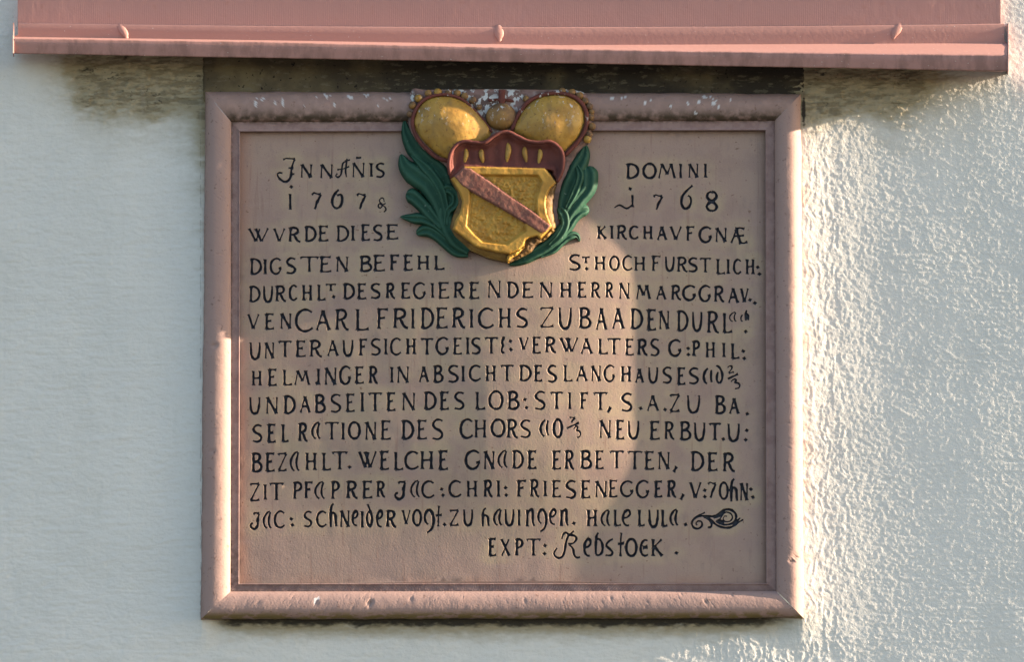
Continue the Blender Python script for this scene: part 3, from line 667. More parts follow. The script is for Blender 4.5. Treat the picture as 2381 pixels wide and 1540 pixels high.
line('eleventh line',
 (850, 1560, "B 110 270 98 372;E 300 450 95 365;Z 475 618 95 360;a 640 790 80 362;H 850 1030 90 348;L 1085 1230 90 348;T 1225 1452 75 340;. 1475 297;W 1595 1860 70 318;E 1885 2035 70 340;L 2082 2232 80 345;C 2225 2450 75 335"),
 (1440, 1560, "H 100 312 68 335;E 360 512 62 342;G 722 960 62 335;N 990 1155 68 335;a 1180 1335 62 318;D 1385 1555 62 322;E 1595 1740 65 328;E 1935 2080 65 335;R 2115 2260 62 335;B 2330 2500 65 325"),
 (2030, 1560, "E 190 330 65 330;T 390 605 65 325;T 640 860 68 340;E 875 1030 75 338;N 1065 1245 80 335;, 1308 325;D 1520 1718 78 355;E 1748 1910 92 355;R 1965 2150 98 365"))
line('twelfth line',
 (850, 1560, "Z 85 240 515 775;I 285 325 530 760;T 358 565 510 765;P 680 820 500 748;F 835 975 495 740;a 980 1140 495 748;P 1210 1340 490 748;R 1425 1600 488 738;E 1640 1805 485 735;R 1845 1980 490 720;J 2095 2270 485 755;a 2310 2460 480 725"),
 (1440, 1560, "C 120 325 485 732;. 412 605;. 430 690;C 498 700 480 720;H 745 918 480 718;R 990 1130 475 718;I 1172 1228 475 720;. 1298 585;. 1308 688;F 1440 1595 475 718;R 1635 1775 465 718;I 1825 1870 480 712;E 1930 2080 478 722;S 2120 2285 478 738"),
 (2030, 1560, "E -10 145 480 735;N 190 375 482 725;E 375 522 475 722;G 535 745 485 715;G 755 965 478 732;E 1010 1145 485 722;R 1195 1335 480 722;, 1405 708;V 1500 1685 500 740;. 1722 620;. 1722 710;7 1755 1890 495 735;O 1912 2055 500 750;h 2065 2185 455 785;N 2205 2330 510 768;. 2362 605;. 2390 715"))
line('thirteenth line, partly in small letters',
 (850, 1660, "J 90 240 522 772;a 265 400 512 762;C 418 590 505 752;. 665 622;. 682 705;S 830 962 508 738;C 1005 1170 508 738;h 1190 1305 402 742;N 1335 1485 495 742;e 1500 1600 500 722;I 1628 1675 505 750;d 1700 1805 405 738;e 1838 1945 495 740;R 1975 2135 498 740;V 2195 2330 490 705"),
 (1440, 1660, "O 0 140 485 720;g 160 318 485 815;t 330 412 430 740;. 452 700;Z 512 662 488 722;U 700 860 482 722;h 958 1080 465 735;a 1120 1258 480 722;U 1275 1430 478 722;I 1450 1520 482 725;n 1570 1712 480 735;g 1735 1880 480 802;e 1895 2008 478 705;n 2045 2178 482 730;. 2245 682"),
 (2000, 1760, "H 192 355 88 335;a 388 538 95 332;L 568 690 88 328;e 682 820 92 328;L 905 1020 88 330;U 1048 1212 88 345;L 1230 1335 88 335;a 1345 1480 88 325;. 1575 302"))
line('short last line at the foot of the field',
 (1440, 1760, "E 1052 1180 488 745;X 1222 1370 495 745;P 1420 1545 495 742;T 1578 1790 492 745;. 1845 595;. 1838 708;R~ 1960 2345 385 778"),
 (2000, 1760, "e 148 272 492 748;b 305 440 408 740;s 448 585 490 745;t 638 718 408 760;O 730 910 490 750;ε 930 1070 500 748;K 1085 1268 495 748;. 1448 697"))

def catmull(pts, seg=5):
    if len(pts) < 3: return pts
    p = [pts[0]] + list(pts) + [pts[-1]]; out = []
    for i in range(1, len(p) - 2):
        a, b_, c, d = p[i - 1], p[i], p[i + 1], p[i + 2]
        for k in range(seg):
            t = k / seg
            out.append(tuple(.5 * ((2 * b_[j]) + (-a[j] + c[j]) * t + (2 * a[j] - 5 * b_[j] + 4 * c[j] - d[j]) * t * t + (-a[j] + 3 * b_[j] - 3 * c[j] + d[j]) * t ** 3) for j in range(2)))
    out.append(pts[-1]); return out
KW = {'S': (7.8, 1.7, .9), 'K': (8.0, 1.35, .7), 'T': (4.9, 1.7, .8), 'H': (4.9, 2.0, .8), 'C': (6.7, .60, 0)}
def resample(pts, step):
    pts = [np.array(p, float) for p in pts]
    out = [pts[0]]
    for a, b_ in zip(pts, pts[1:]):
        n = max(1, int(round(np.linalg.norm(b_ - a) / step)))
        for i in range(1, n + 1): out.append(a + (b_ - a) * i / n)
    return out
def stroke_quads(kind, pts, wk, V, Fc, rnd):
    """adds a ribbon of two lanes of quads with the centre line as their shared edge"""
    base, endf, _ = KW[kind]
    if kind == 'C': pts = catmull(pts, 4)
    q = resample(pts, 3.0 if kind == 'C' else 3.4)
    if len(q) < 3: q = resample(pts, np.linalg.norm(np.subtract(pts[-1], pts[0])) / 3)
    d0 = q[1] - q[0]; d1 = q[-2] - q[-1]                    # a point close to each end keeps the paint running to it
    q = [q[0], q[0] + d0 * min(.5, .7 / (np.linalg.norm(d0) + 1e-6))] + q[1:-1] + [q[-1] + d1 * min(.5, .7 / (np.linalg.norm(d1) + 1e-6)), q[-1]]
    L = [0.0]
    for a, b_ in zip(q, q[1:]): L.append(L[-1] + np.linalg.norm(b_ - a))
    tot = L[-1] or 1
    base_i = len(V); n = len(q)
    ph = rnd.random() * 6
    for i, p in enumerate(q):
        t = (q[min(i + 1, n - 1)] - q[max(i - 1, 0)]); t = t / (np.linalg.norm(t) or 1); nrm = np.array([-t[1], t[0]])
        s = L[i] / tot; de = min(L[i], tot - L[i])
        if kind == 'C': f = endf + (1.12 - endf) * math.sin(math.pi * s) ** .8 + .55 * math.exp(-de / 1.6)
        else: f = .84 + (endf - .84) * math.exp(-de / 2.6)
        f *= 1 + .10 * math.sin(ph + L[i] * .33) + rnd.uniform(-.07, .07)
        hw = base * wk * f / 2
        ja = rnd.uniform(-.25, .25)
        V += [tuple(p + nrm * hw), tuple(p + nrm * ja), tuple(p - nrm * hw)]
    for i in range(n - 1):
        a = base_i + 3 * i
        for k in (0, 1):
            Fc.append([a + k, a + k + 1, a + k + 4]); Fc.append([a + k, a + k + 4, a + k + 3])
def diamond(cx, cy, r, V, Fc, rnd):
    b0 = len(V); a0 = rnd.uniform(-.4, .4)
    ring = [(cx + r * (1.25 if k % 2 == 0 else .82) * math.cos(a0 + k * math.pi / 4), cy + r * (1.15 if k % 2 == 0 else .82) * math.sin(a0 + k * math.pi / 4)) for k in range(8)]
    V.append((cx, cy)); V += ring
    for k in range(8): Fc.append([b0, b0 + 1 + k, b0 + 1 + (k + 1) % 8])
V2 = []; F2 = []; own = []                       # 2D points, faces, owner glyph index
glyphs = []                                       # (line index, kind)
rnd = random.Random(3)
for li, (lab, gl) in enumerate(LINES):
    for (ch, x0, x1, y0, y1) in gl:
        Fc = []
        if ch in '.,' and y0 == 0:
            cx, cy = x0, x1
            if ch == '.': diamond(cx, cy, 5.2, V2, Fc, rnd)
            else: stroke_quads('K', [(cx + 4.5, cy - 6), (cx - 3.5, cy + 7)], 1.1, V2, Fc, rnd)
            kind = 'punctuation_mark'
        else:
            hgt = y1 - y0
            wk = min(1.15, max(.62, .62 + .38 * hgt / 36.0)) * rnd.uniform(.92, 1.08)
            wk *= {'A~': .66, '&': .62, 'J~': .85, 'R~': .85, 'a': .9 if hgt > 30 else .75, 'c': .75, '2': .8, '3': .8}.get(ch, 1)
            for kd, pts in GL[ch]:
                m = 1.6
                XX = [(x0 + m + (x1 - x0 - 2 * m) * (px if (x1 - x0) > 9 else .5 + (px - .5) * .5), y0 + m * .7 + (hgt - 1.4 * m) * py) for px, py in pts]
                if ch == '/': stroke_quads('K', XX, .8, V2, Fc, rnd)
                else: stroke_quads(kd, XX, wk, V2, Fc, rnd)
            kind = 'digit' if ch in '7068238' else 'letter'
        for f in Fc: F2.append(f); own.append(len(glyphs))
        glyphs.append((li, kind))
# the scroll ornament after the thirteenth line
def C_(x, y): return ((2000 + x / 3.9683) / 1.50421, (1760 + y / 3.9683) / 1.50421)
orn = [
 ([(1845, 135), (1760, 175), (1690, 225), (1660, 285), (1690, 345), (1750, 358), (1800, 320), (1795, 265), (1745, 255), (1718, 285), (1735, 312)], .85),
 ([(1700, 215), (1780, 185), (1880, 185), (1980, 190), (2040, 150), (2110, 100), (2190, 95), (2260, 140), (2275, 210), (2230, 280), (2130, 305), (2040, 285), (2000, 250)], .95),
 ([(2000, 250), (2060, 215), (2085, 160), (2135, 130), (2200, 150), (2225, 205), (2190, 255), (2130, 262), (2095, 225), (2115, 185), (2150, 190)], .62),
 ([(2010, 255), (2070, 262), (2110, 280)], 1.3), ([(1960, 195), (2040, 175), (2110, 125)], 1.5),
 ([(1830, 195), (1900, 235), (1935, 285), (1925, 335), (1880, 340)], .95),
 ([(1850, 190), (1930, 235), (1990, 300), (2080, 340), (2180, 345), (2260, 310), (2310, 270), (2378, 232)], .9),
 ([(2225, 305), (2280, 260), (2335, 208)], .7)]
Fc = []
for pts, w in orn: stroke_quads('C', [C_(*p) for p in pts], w, V2, Fc, rnd)
for f in Fc: F2.append(f); own.append(len(glyphs))
glyphs.append((len(LINES), 'scroll_ornament'))

def cdt(V, E, F, tp=0):
    V = [Vector(v) for v in V]
    # counter-clockwise input faces; bent quads are cut in two first
    F3 = []
    for f in F:
        a = 0
        for i in range(len(f)):
            p, q = V[f[i]], V[f[(i + 1) % len(f)]]; a += p.x * q.y - p.y * q.x
        if len(f) == 3 and abs(a) < 2e-3: f = None
        F3.append(f if f is None or a > 0 else f[::-1])
    keep = [i for i, f in enumerate(F3) if f is not None]
    r = delaunay_2d_cdt(V, E, [F3[i] for i in keep], tp, 1e-5)
    return (*r[:5], [[keep[k] for k in o_] for o_ in r[5]])
# outline of the field itself: a little inside the fillet step
nv = len(V2)
fx0, fx1, fy0, fy1 = 552, 1786, 299, 1364
V2 += [(fx0, fy0), (fx1, fy0), (fx1, fy1), (fx0, fy1)]
F2.append([nv, nv + 1, nv + 2, nv + 3]); own.append(-1)
for gy in np.arange(fy0 + 7, fy1 - 4, 11.0):
    for gx in np.arange(fx0 + 7, fx1 - 4, 11.0):
        V2.append((gx + rnd.uniform(-2.5, 2.5), gy + rnd.uniform(-2.5, 2.5)))
rv, re_, rf, ov, oe, of = cdt(V2, [], F2)
vp = np.array([(v.x, v.y) for v in rv])
rf = [list(f) for f in rf]
cen = np.array([vp[f].mean(0) for f in rf])
inr = (cen[:, 0] > fx0) & (cen[:, 0] < fx1) & (cen[:, 1] > fy0) & (cen[:, 1] < fy1)
face_own = np.where(inr, -1, -2)
BIN = 8.0
bx_ = ((cen[:, 0] - 400) // BIN).astype(int); by_ = ((cen[:, 1] - 200) // BIN).astype(int)
key = bx_ * 1000 + by_; order = np.argsort(key, kind='stable'); sk = key[order]
ua, ui, uc = np.unique(sk, return_index=True, return_counts=True)
bins = {int(k): order[i:i + c] for k, i, c in zip(ua, ui, uc)}
A2 = np.array(V2, float)
for f, w in zip(F2, own):
    if w < 0: continue
    p = A2[f]; mn = p.min(0); mx = p.max(0)
    cand = [bins[k] for i in range(int((mn[0] - 400) // BIN), int((mx[0] - 400) // BIN) + 1) for j in range(int((mn[1] - 200) // BIN), int((mx[1] - 200) // BIN) + 1) for k in (i * 1000 + j,) if k in bins]
    if not cand: continue
    ci = np.concatenate(cand); c = cen[ci]
    e = [(p[(k + 1) % 3][0] - p[k][0]) * (c[:, 1] - p[k][1]) - (p[(k + 1) % 3][1] - p[k][1]) * (c[:, 0] - p[k][0]) for k in range(3)]
    m = ((e[0] >= 0) & (e[1] >= 0) & (e[2] >= 0)) | ((e[0] <= 0) & (e[1] <= 0) & (e[2] <= 0))
    hit = ci[m]
    face_own[hit[face_own[hit] < 0]] = w
face_own = face_own.tolist()
isL = np.zeros(len(vp), bool); isF = np.zeros(len(vp), bool)
for f, w in zip(rf, face_own):
    if w >= 0: isL[f] = True
    elif w == -1: isF[f] = True
bnd = np.where(isL & isF)[0]
kd = kdtree.KDTree(len(bnd))
for i, j in enumerate(bnd): kd.insert((vp[j, 0], vp[j, 1], 0), i)
kd.balance()
dist = np.zeros(len(vp))
for j in range(len(vp)): dist[j] = kd.find((vp[j, 0], vp[j, 1], 0))[2]
base_d = field_depth(vp[:, 0], vp[:, 1])
dep = np.where(isL & ~isF, base_d - np.clip(dist * 1.25, .8, 4.6), base_d)
dep[bnd] = base_d[bnd]
dep_f = base_d.copy(); dep_f[bnd] += 0
W3 = P(vp[:, 0], vp[:, 1], dep)
tan = sstep(24, 6, dist) * (.8 + .5 * vnoise(vp[:, 0] / 60, vp[:, 1] / 40, 2))
edge_m = np.clip(sstep(46, 8, vp[:, 0] - fx0) + sstep(40, 5, fy1 - vp[:, 1]) * .7 + .3 * sstep(24, 5, fx1 - vp[:, 0]), 0, 1)
def sub_mesh(name, faces, mat, parent, smooth, attrs):
    idx = sorted({i for f in faces for i in f}); mp = {j: i for i, j in enumerate(idx)}
    fs = [[mp[i] for i in f][::-1] for f in faces]
    return mesh_obj(name, W3[idx], fs, mat, parent, smooth, {k: v[idx] for k, v in attrs.items()})
at = {'step_shade': np.clip(np.exp(-np.clip(vp[:, 1] - 303, 0, None) / 5.0) + .5 * np.exp(-np.clip(fx1 - 6 - vp[:, 0], 0, None) / 5.0), 0, 1), 'tan': np.clip(tan, 0, 1), 'edge': edge_m, 'paint': np.clip(np.where(isL & ~isF, dist / 2.6, 0), 0, 1)}  # first mask paints occlusion shade below the fillet step, top and right
at['paint'][isL & ~isF] = np.maximum(at['paint'][isL & ~isF], .8)
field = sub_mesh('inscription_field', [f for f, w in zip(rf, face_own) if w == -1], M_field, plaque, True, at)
lines_o = []
for lab, _ in LINES:
    e = bpy.data.objects.new('inscription_line', None); link(e, plaque); e['label'] = lab + ' of the carved inscription' if 'line' in lab else lab
    lines_o.append(e)
per = {}
for f, w in zip(rf, face_own):
    if w >= 0: per.setdefault(w, []).append(f)
for w, fs in sorted(per.items()):
    li, kind = glyphs[w]
    par = lines_o[li] if li < len(lines_o) else plaque
    sub_mesh(kind, fs, M_letter, par, False, at)

# ------------------------------------------------------------------ coat of arms
coa = empty('coat_of_arms')
tag(coa, 'painted coat of arms with gold shield, red cap and green leaves overlapping the plaque top', 'coat of arms')
def Z(x, y): return ((1300 + x / 2.2) / 1.50421, (250 + y / 2.2) / 1.50421)
def seg_dist(pts, poly, closed=True):
    A = np.array(poly); B = np.roll(A, -1, 0)
    if not closed: A, B = A[:-1], B[:-1]
    best = np.full(len(pts), 1e9)
    for a, b_ in zip(A, B):
        ab = b_ - a; t = np.clip(((pts - a) @ ab) / max(ab @ ab, 1e-9), 0, 1)
        best = np.minimum(best, np.hypot(*(pts - a - t[:, None] * ab).T))
    return best
def smooth_loop(pts, seg=5):
    p = [np.array(q, float) for q in pts]; n = len(p); out = []
    for i in range(n):
        a, b_, c, d = p[i - 1], p[i], p[(i + 1) % n], p[(i + 2) % n]
        for k in range(seg):
            t = k / seg
            out.append(.5 * ((2 * b_) + (-a + c) * t + (2 * a - 5 * b_ + 4 * c - d) * t * t + (-a + 3 * b_ - 3 * c + d) * t ** 3))
    return out
def relief(name, outline, mat, parent, base, height, r=None, power=2.0, smooth=5, step=3.4, zf=None, skirt=10, attrs=False, crisp=False):
    """a carved lump: outline in Z() coordinates, rises `height` over `base` within r of its edge, with a skirt to the stone behind"""
    ol = [np.array(Z(*q)) for q in (smooth_loop(outline, smooth) if smooth else outline)]
    # even spacing
    pts = []
    for a, b_ in zip(ol, ol[1:] + ol[:1]):
        n = max(1, int(np.linalg.norm(b_ - a) / step))
        for i in range(n): pts.append(a + (b_ - a) * i / n)
    ol = pts; n = len(ol)
    A = np.array(ol); mn, mx = A.min(0), A.max(0)
    gx, gy = np.meshgrid(np.arange(mn[0], mx[0], step), np.arange(mn[1], mx[1], step))
    G = np.stack([gx.ravel(), gy.ravel()], 1) + np.random.RandomState(5).uniform(-.3, .3, (gx.size, 2)) * step * .5
    inside = np.zeros(len(G), bool); j = n - 1
    for i in range(n):
        xi, yi, xj, yj = *A[i], *A[j]
        c = ((yi > G[:, 1]) != (yj > G[:, 1])) & (G[:, 0] < (xj - xi) * (G[:, 1] - yi) / (yj - yi + 1e-12) + xi)
        inside ^= c; j = i
    G = G[inside]; dd = seg_dist(G, ol)
    G = G[dd > step * .45]
    V = [tuple(p) for p in ol] + [tuple(p) for p in G]
    rv, _, rf, _, _, of = cdt(V, [], [list(range(n))])
    q = np.array([(v.x, v.y) for v in rv]); d = seg_dist(q, ol)
    rr = r or max(d.max(), 1e-3)
    t = np.clip(d / rr, 0, 1)
    h = (1 - (1 - t) ** (power or 2)) ** (1.0 / (power or 2)) * height if not crisp else np.where(d > .3, height * np.clip(.8 + t * .2, 0, 1), height * .72)
    D = base + h
    if power == 0:                              # true dome: membrane over the outline
        E = np.array([(f[i], f[(i + 1) % len(f)]) for f in rf for i in range(len(f))])
        ph = np.zeros(len(q)); cnt = np.bincount(E.ravel(), minlength=len(q)).astype(float)
        for _ in range(900):
            sm = np.bincount(E[:, 0], ph[E[:, 1]], len(q)) + np.bincount(E[:, 1], ph[E[:, 0]], len(q))
            ph = np.where(d < .2, 0, sm / np.maximum(cnt, 1) + 1)
        D = base + height * np.sqrt(ph / ph.max())
    if zf: D = D + zf(q[:, 0], q[:, 1], d)
    V3 = P(q[:, 0], q[:, 1], D)
    fs = [list(f)[::-1] for f, o_ in zip(rf, of) if o_]
    # skirt
    bi = [int(np.argmin(np.hypot(*(q - p).T))) for p in ol]
    nb = len(V3); B = V3[bi].copy(); B[:, 1] += skirt * U
    cnt = Vector((0, 0, 0))
    area = sum(ol[i][0] * ol[(i + 1) % n][1] - ol[i][1] * ol[(i + 1) % n][0] for i in range(n))
    for i in range(n):
        k = (i + 1) % n
        f = [bi[i], bi[k], nb + k, nb + i]
        fs.append(f if area < 0 else f[::-1])
    V3 = np.concatenate([V3, B])
    at_ = {'ridge': np.concatenate([np.zeros(len(D)), np.zeros(len(B))])} if attrs else None
    return mesh_obj(name, V3, fs, mat, parent, True, at_)
def rn(k, s, a): return lambda x, y, d: a * fbm(x, y, s, s, 3, .55, k=k)

# backing block behind cap, orb and puffs
relief('backing', [(300, 150), (420, 140), (700, 138), (1000, 136), (1300, 140), (1600, 150), (1690, 260), (1680, 520), (1580, 640), (1480, 900), (1440, 1200), (1200, 1400), (900, 1400), (640, 1200), (600, 800), (380, 600), (280, 400)],
       M_back, coa, 36, 14, r=16, power=2, zf=rn(2, 12, 1.6), skirt=40, step=5)
cap_out = [(602, 830), (592, 720), (606, 630), (648, 565), (712, 537), (800, 545), (870, 545), (940, 495), (1000, 466), (1060, 466), (1125, 500), (1205, 535), (1290, 545), (1370, 537), (1430, 572), (1468, 625), (1476, 700), (1462, 780), (1430, 850), (1392, 800), (1340, 762), (900, 756), (722, 752), (655, 800)]
def under_cap(k):
    cp = np.array([Z(*p) for p in cap_out])
    def f(x, y, d):
        q = np.stack([x, y], 1); ins = np.zeros(len(q), bool); j = len(cp) - 1
        for i in range(len(cp)):
            xi, yi, xj, yj = *cp[i], *cp[j]
            ins ^= ((yi > y) != (yj > y)) & (x < (xj - xi) * (y - yi) / (yj - yi + 1e-12) + xi); j = i
        return 1.2 * fbm(x, y, 30, 30, 3, k=k) - 34 * ins * sstep(1, 5, seg_dist(q, cp))
    return f
puff_l = relief('velvet_puff', [(318, 400), (345, 300), (410, 226), (500, 192), (590, 190), (688, 216), (790, 284), (868, 372), (918, 462), (880, 560), (760, 640), (620, 690), (520, 650), (430, 575), (360, 490)],
       M_gold, coa, 50, 38, power=0, zf=under_cap(1))
puff_r = relief('velvet_puff', [(1085, 450), (1130, 345), (1200, 250), (1300, 196), (1410, 176), (1510, 190), (1590, 240), (1632, 320), (1630, 410), (1590, 500), (1520, 580), (1440, 640), (1300, 590), (1170, 520)],
       M_gold, coa, 50, 38, power=0, zf=under_cap(3))
def tube(name, pts, rad, dep, mat, parent, seg=5, taper=0, flat=1.0, curve=True, sides=8):
    """rounded cord along Z() points; dep is a number or one per point"""
    if not isinstance(dep, (list, tuple)): dep = [dep] * len(pts)
    p3 = [(*Z(*p), d) for p, d in zip(pts, dep)]
    q = []
    if curve:
        pp = [p3[0]] + p3 + [p3[-1]]
        for i in range(1, len(pp) - 2):
            a, b_, c, d = (np.array(pp[i + k]) for k in (-1, 0, 1, 2))
            for k in range(seg):
                t = k / seg; q.append(.5 * ((2 * b_) + (-a + c) * t + (2 * a - 5 * b_ + 4 * c - d) * t * t + (-a + 3 * b_ - 3 * c + d) * t ** 3))
        q.append(np.array(p3[-1]))
    else: q = [np.array(p) for p in p3]
    W = [P(*x) for x in q]; V = []; F = []; n = len(W); rd = random.Random(len(pts))
    for i in range(n):
        t = W[min(i + 1, n - 1)] - W[max(i - 1, 0)]; t /= np.linalg.norm(t)
        out = np.array([0, -1., 0]); s = np.cross(t, out); s /= np.linalg.norm(s); o_ = np.cross(s, t)
        k = i / (n - 1); rr = rad * U * (1 - taper * k) * (1 + rd.uniform(-.06, .06)) * (.55 if i in (0, n - 1) else 1)
        for j in range(sides):
            a = 2 * math.pi * j / sides
            V.append(W[i] + s * rr * math.cos(a) + o_ * rr * flat * math.sin(a))
    for i in range(n - 1):
        for j in range(sides):
            a = i * sides + j; b_ = i * sides + (j + 1) % sides
            F.append([a, b_, b_ + sides, a + sides])
    F.append(list(range(sides))[::-1]); F.append([(n - 1) * sides + j for j in range(sides)])
    return mesh_obj(name, np.array(V), F, mat, parent, True, {'ridge': np.zeros(len(V))})
tube('piping', [(600, 690), (500, 662), (415, 590), (345, 505), (312, 400), (335, 300), (400, 218), (490, 182), (590, 180), (690, 212), (780, 290), (860, 378), (925, 470)], 5.0, 60, M_red, puff_l, taper=.35)
tube('piping', [(1075, 455), (1120, 345), (1195, 240), (1300, 182), (1415, 166), (1520, 180), (1605, 232), (1650, 320), (1648, 420), (1605, 512), (1540, 590), (1480, 650)], 5.0, 60, M_red, puff_r)
# sphere-like pieces
def ball(name, x, y, rad, dep, mat, parent, ry=None, rd=None, nseg=14, nrow=9, noise=.05):
    cx, cy = Z(x, y); c = P(cx, cy, dep); V = []; F = []; ry = ry or rad; rd = rd or rad
    seed = x * .37 + y * .11
    for i in range(nrow + 1):
        th = math.pi * i / nrow
        for j in range(nseg):
            ph = 2 * math.pi * j / nseg
            k = 1 + noise * math.sin(seed + 3 * ph + 2.3 * i)
            V.append(c + np.array([rad * math.sin(th) * math.cos(ph) * k, -rd * math.cos(th) * k, ry * math.sin(th) * math.sin(ph) * k]) * U)
    for i in range(nrow):
        for j in range(nseg):
            a = i * nseg + j; b_ = i * nseg + (j + 1) % nseg
            F.append([a, a + nseg, b_ + nseg, b_])
    return mesh_obj(name, np.array(V), F, mat, parent, True)
for x, y, r in [(292, 328, 7.5), (312, 260, 9), (360, 206, 9.6), (434, 168, 8.5), (508, 160, 9.5), (590, 162, 8.2), (656, 168, 9), (714, 190, 8.6), (776, 220, 8.6), (824, 272, 7.2)]:
    ball('pearl', x, y, r, 55, M_orb if r < 9.1 else M_gold, puff_l, ry=r * 1.02)
for x, y, r in [(1185, 210, 7.5), (1465, 152, 8.5), (1540, 162, 9), (1598, 186, 9), (1640, 226, 8.5), (1674, 268, 8.2), (1690, 310, 7), (1682, 352, 8.6), (1694, 424, 9), (1672, 488, 8), (1658, 522, 9.4)]:
    ball('pearl', x, y, r, 54, M_orb if r < 9.1 else M_gold, puff_r, ry=r * 1.02)
orb = ball('orb', 995, 348, 36, 52, M_orb, coa, ry=32, rd=26, nseg=28, nrow=16, noise=.012)
relief('cross', [(975, 140), (1028, 140), (1024, 205), (1090, 212), (1098, 238), (1030, 230), (1020, 262), (980, 262), (972, 225), (890, 238), (895, 210), (972, 205)], M_red, orb, 50, 8, r=4, power=1.6, smooth=0, step=2.6, zf=rn(2, 8, .6))
# the turned-up cap: hollow with a raised hem
def hollow(x, y, d):
    zx = (x * 1.50421 - 1300) * 2.2
    folds = 1.5 * np.cos(zx / 16.0 + (zx - 1040) / 300.0 * (y - 380) / 30.0) * sstep(4, 14, d)
    return -13 * sstep(3, 20, d) + folds
cap = relief('cap', cap_out, M_red, coa, 66, 18, r=6, power=2, zf=hollow, skirt=34, step=2.8)
tube('hem', [(604, 800), (594, 715), (608, 632), (650, 568), (712, 540), (800, 548), (868, 547), (940, 498), (1000, 470), (1060, 470), (1125, 503), (1205, 538), (1290, 547), (1368, 540), (1428, 574), (1464, 626), (1472, 700), (1458, 780), (1424, 850)], 5.0, 84, M_red, cap, flat=1.15)
for i, (x, y, w, h) in enumerate([(720, 655, 9, 21), (848, 652, 10, 20), (1045, 625, 11, 25), (1182, 640, 10, 22), (1290, 655, 9.5, 22)]):
    V = []; F = []; nr, nc = 12, 10
    cx, cy = Z(x, y); lean = (-1) ** i * 2.0
    for r_ in range(nr):
        v = r_ / (nr - 1); ww = w * .62 * (math.sin(math.pi * v ** .8) ** .8 + .03)
        for c in range(nc):
            a = math.pi * c / (nc - 1)
            V.append(P(cx - ww * math.cos(a) + lean * math.sin(v * 5), cy + (v - .5) * 2 * h, 69 + 8.0 * math.sin(a) * math.sin(math.pi * v) ** .7))
    mesh_obj('ermine_tail', np.array(V), grid_faces(nr, nc), M_gold, cap, True)
# shield: deep block, raised rim, hammered ground, diagonal bend
sh_base = [(600, 835), (640, 800), (760, 720), (1330, 735), (1425, 860), (1400, 960), (1395, 1060), (1420, 1200), (1320, 1300), (1230, 1370), (1130, 1440), (1040, 1470), (900, 1440), (760, 1380), (640, 1270), (600, 1200), (620, 1120), (665, 1020), (650, 920)]
shield = empty('shield'); shield.parent = coa
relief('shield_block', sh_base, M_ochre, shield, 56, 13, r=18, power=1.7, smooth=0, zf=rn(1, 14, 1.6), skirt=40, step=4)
rim_o = [(606, 828), (645, 795), (712, 727), (900, 731), (1100, 736), (1330, 741), (1368, 786), (1420, 856), (1372, 905), (1346, 960), (1338, 1020), (1350, 1100), (1388, 1190), (1345, 1240), (1296, 1292), (1270, 1268), (1215, 1282), (1185, 1300), (1172, 1338), (1140, 1372), (1058, 1408), (960, 1392), (800, 1352), (720, 1290), (622, 1216), (640, 1150), (680, 1080), (694, 1000), (672, 930), (640, 875)]
rim_i = [(800, 792), (1000, 796), (1278, 798), (1312, 850), (1290, 915), (1270, 980), (1266, 1040), (1280, 1110), (1180, 1180), (1190, 1230), (1100, 1290), (1040, 1335), (960, 1330), (850, 1316), (790, 1262), (728, 1190), (742, 1090), (752, 1000), (750, 930), (738, 870)]
ri = np.array([Z(*p) for p in rim_i])
def rim_zf(x, y, d):
    q = np.stack([x, y], 1); di = seg_dist(q, ri)
    A = ri; n = len(A); ins = np.zeros(len(q), bool); j = n - 1
    for i in range(n):
        xi, yi, xj, yj = *A[i], *A[j]
        c = ((yi > q[:, 1]) != (yj > q[:, 1])) & (q[:, 0] < (xj - xi) * (q[:, 1] - yi) / (yj - yi + 1e-12) + xi); ins ^= c; j = i
    sgn = np.where(ins, di, -di)
    pit = -11 * sstep(-1.5, 5, sgn)
    ham = ins * (6.5 * np.abs(fbm(x, y, 8.5, 7.5, 2, .5, k=3)) + 3.0 * fbm(x, y, 13, 11, 2, k=2)) * sstep(3, 9, sgn)
    return pit + ham + .5 * fbm(x, y, 20, 20, 3, k=1)
relief('shield_face', rim_o, M_hammer, shield, 79, 9, r=3.0, power=1.6, smooth=0, zf=rim_zf, skirt=10, step=2.0)
relief('bend', [(628, 808), (706, 733), (760, 742), (900, 838), (1060, 955), (1240, 1075), (1384, 1186), (1340, 1240), (1302, 1252), (1180, 1172), (1000, 1060), (820, 960), (690, 882)], M_bend, shield, 83, 8, r=3, power=1.5, smooth=0, zf=rn(4, 16, .9), step=2.6, skirt=16)
relief('broken_edge', [(1296, 1292), (1386, 1200), (1410, 1225), (1330, 1300), (1270, 1330), (1230, 1390), (1130, 1440), (1050, 1475), (1036, 1440), (1060, 1400), (1140, 1368), (1175, 1335), (1188, 1296), (1250, 1275)], M_ochre, shield, 62, 8, r=7, power=1.5, smooth=0, zf=lambda x, y, d: 3.2 * fbm(x, y, 7, 7, 3, .6, k=2), step=2.2, skirt=24)
relief('broken_edge', [(1062, 1402), (1120, 1378), (1160, 1352), (1176, 1330), (1176, 1352), (1150, 1380), (1120, 1412), (1075, 1440), (1048, 1472), (1036, 1450), (1040, 1425)], M_hammer, shield, 76, 8, r=4, power=1.4, smooth=0, zf=lambda x, y, d: 3.0 * fbm(x, y, 6, 6, 3, .6, k=4), step=1.8, skirt=20)

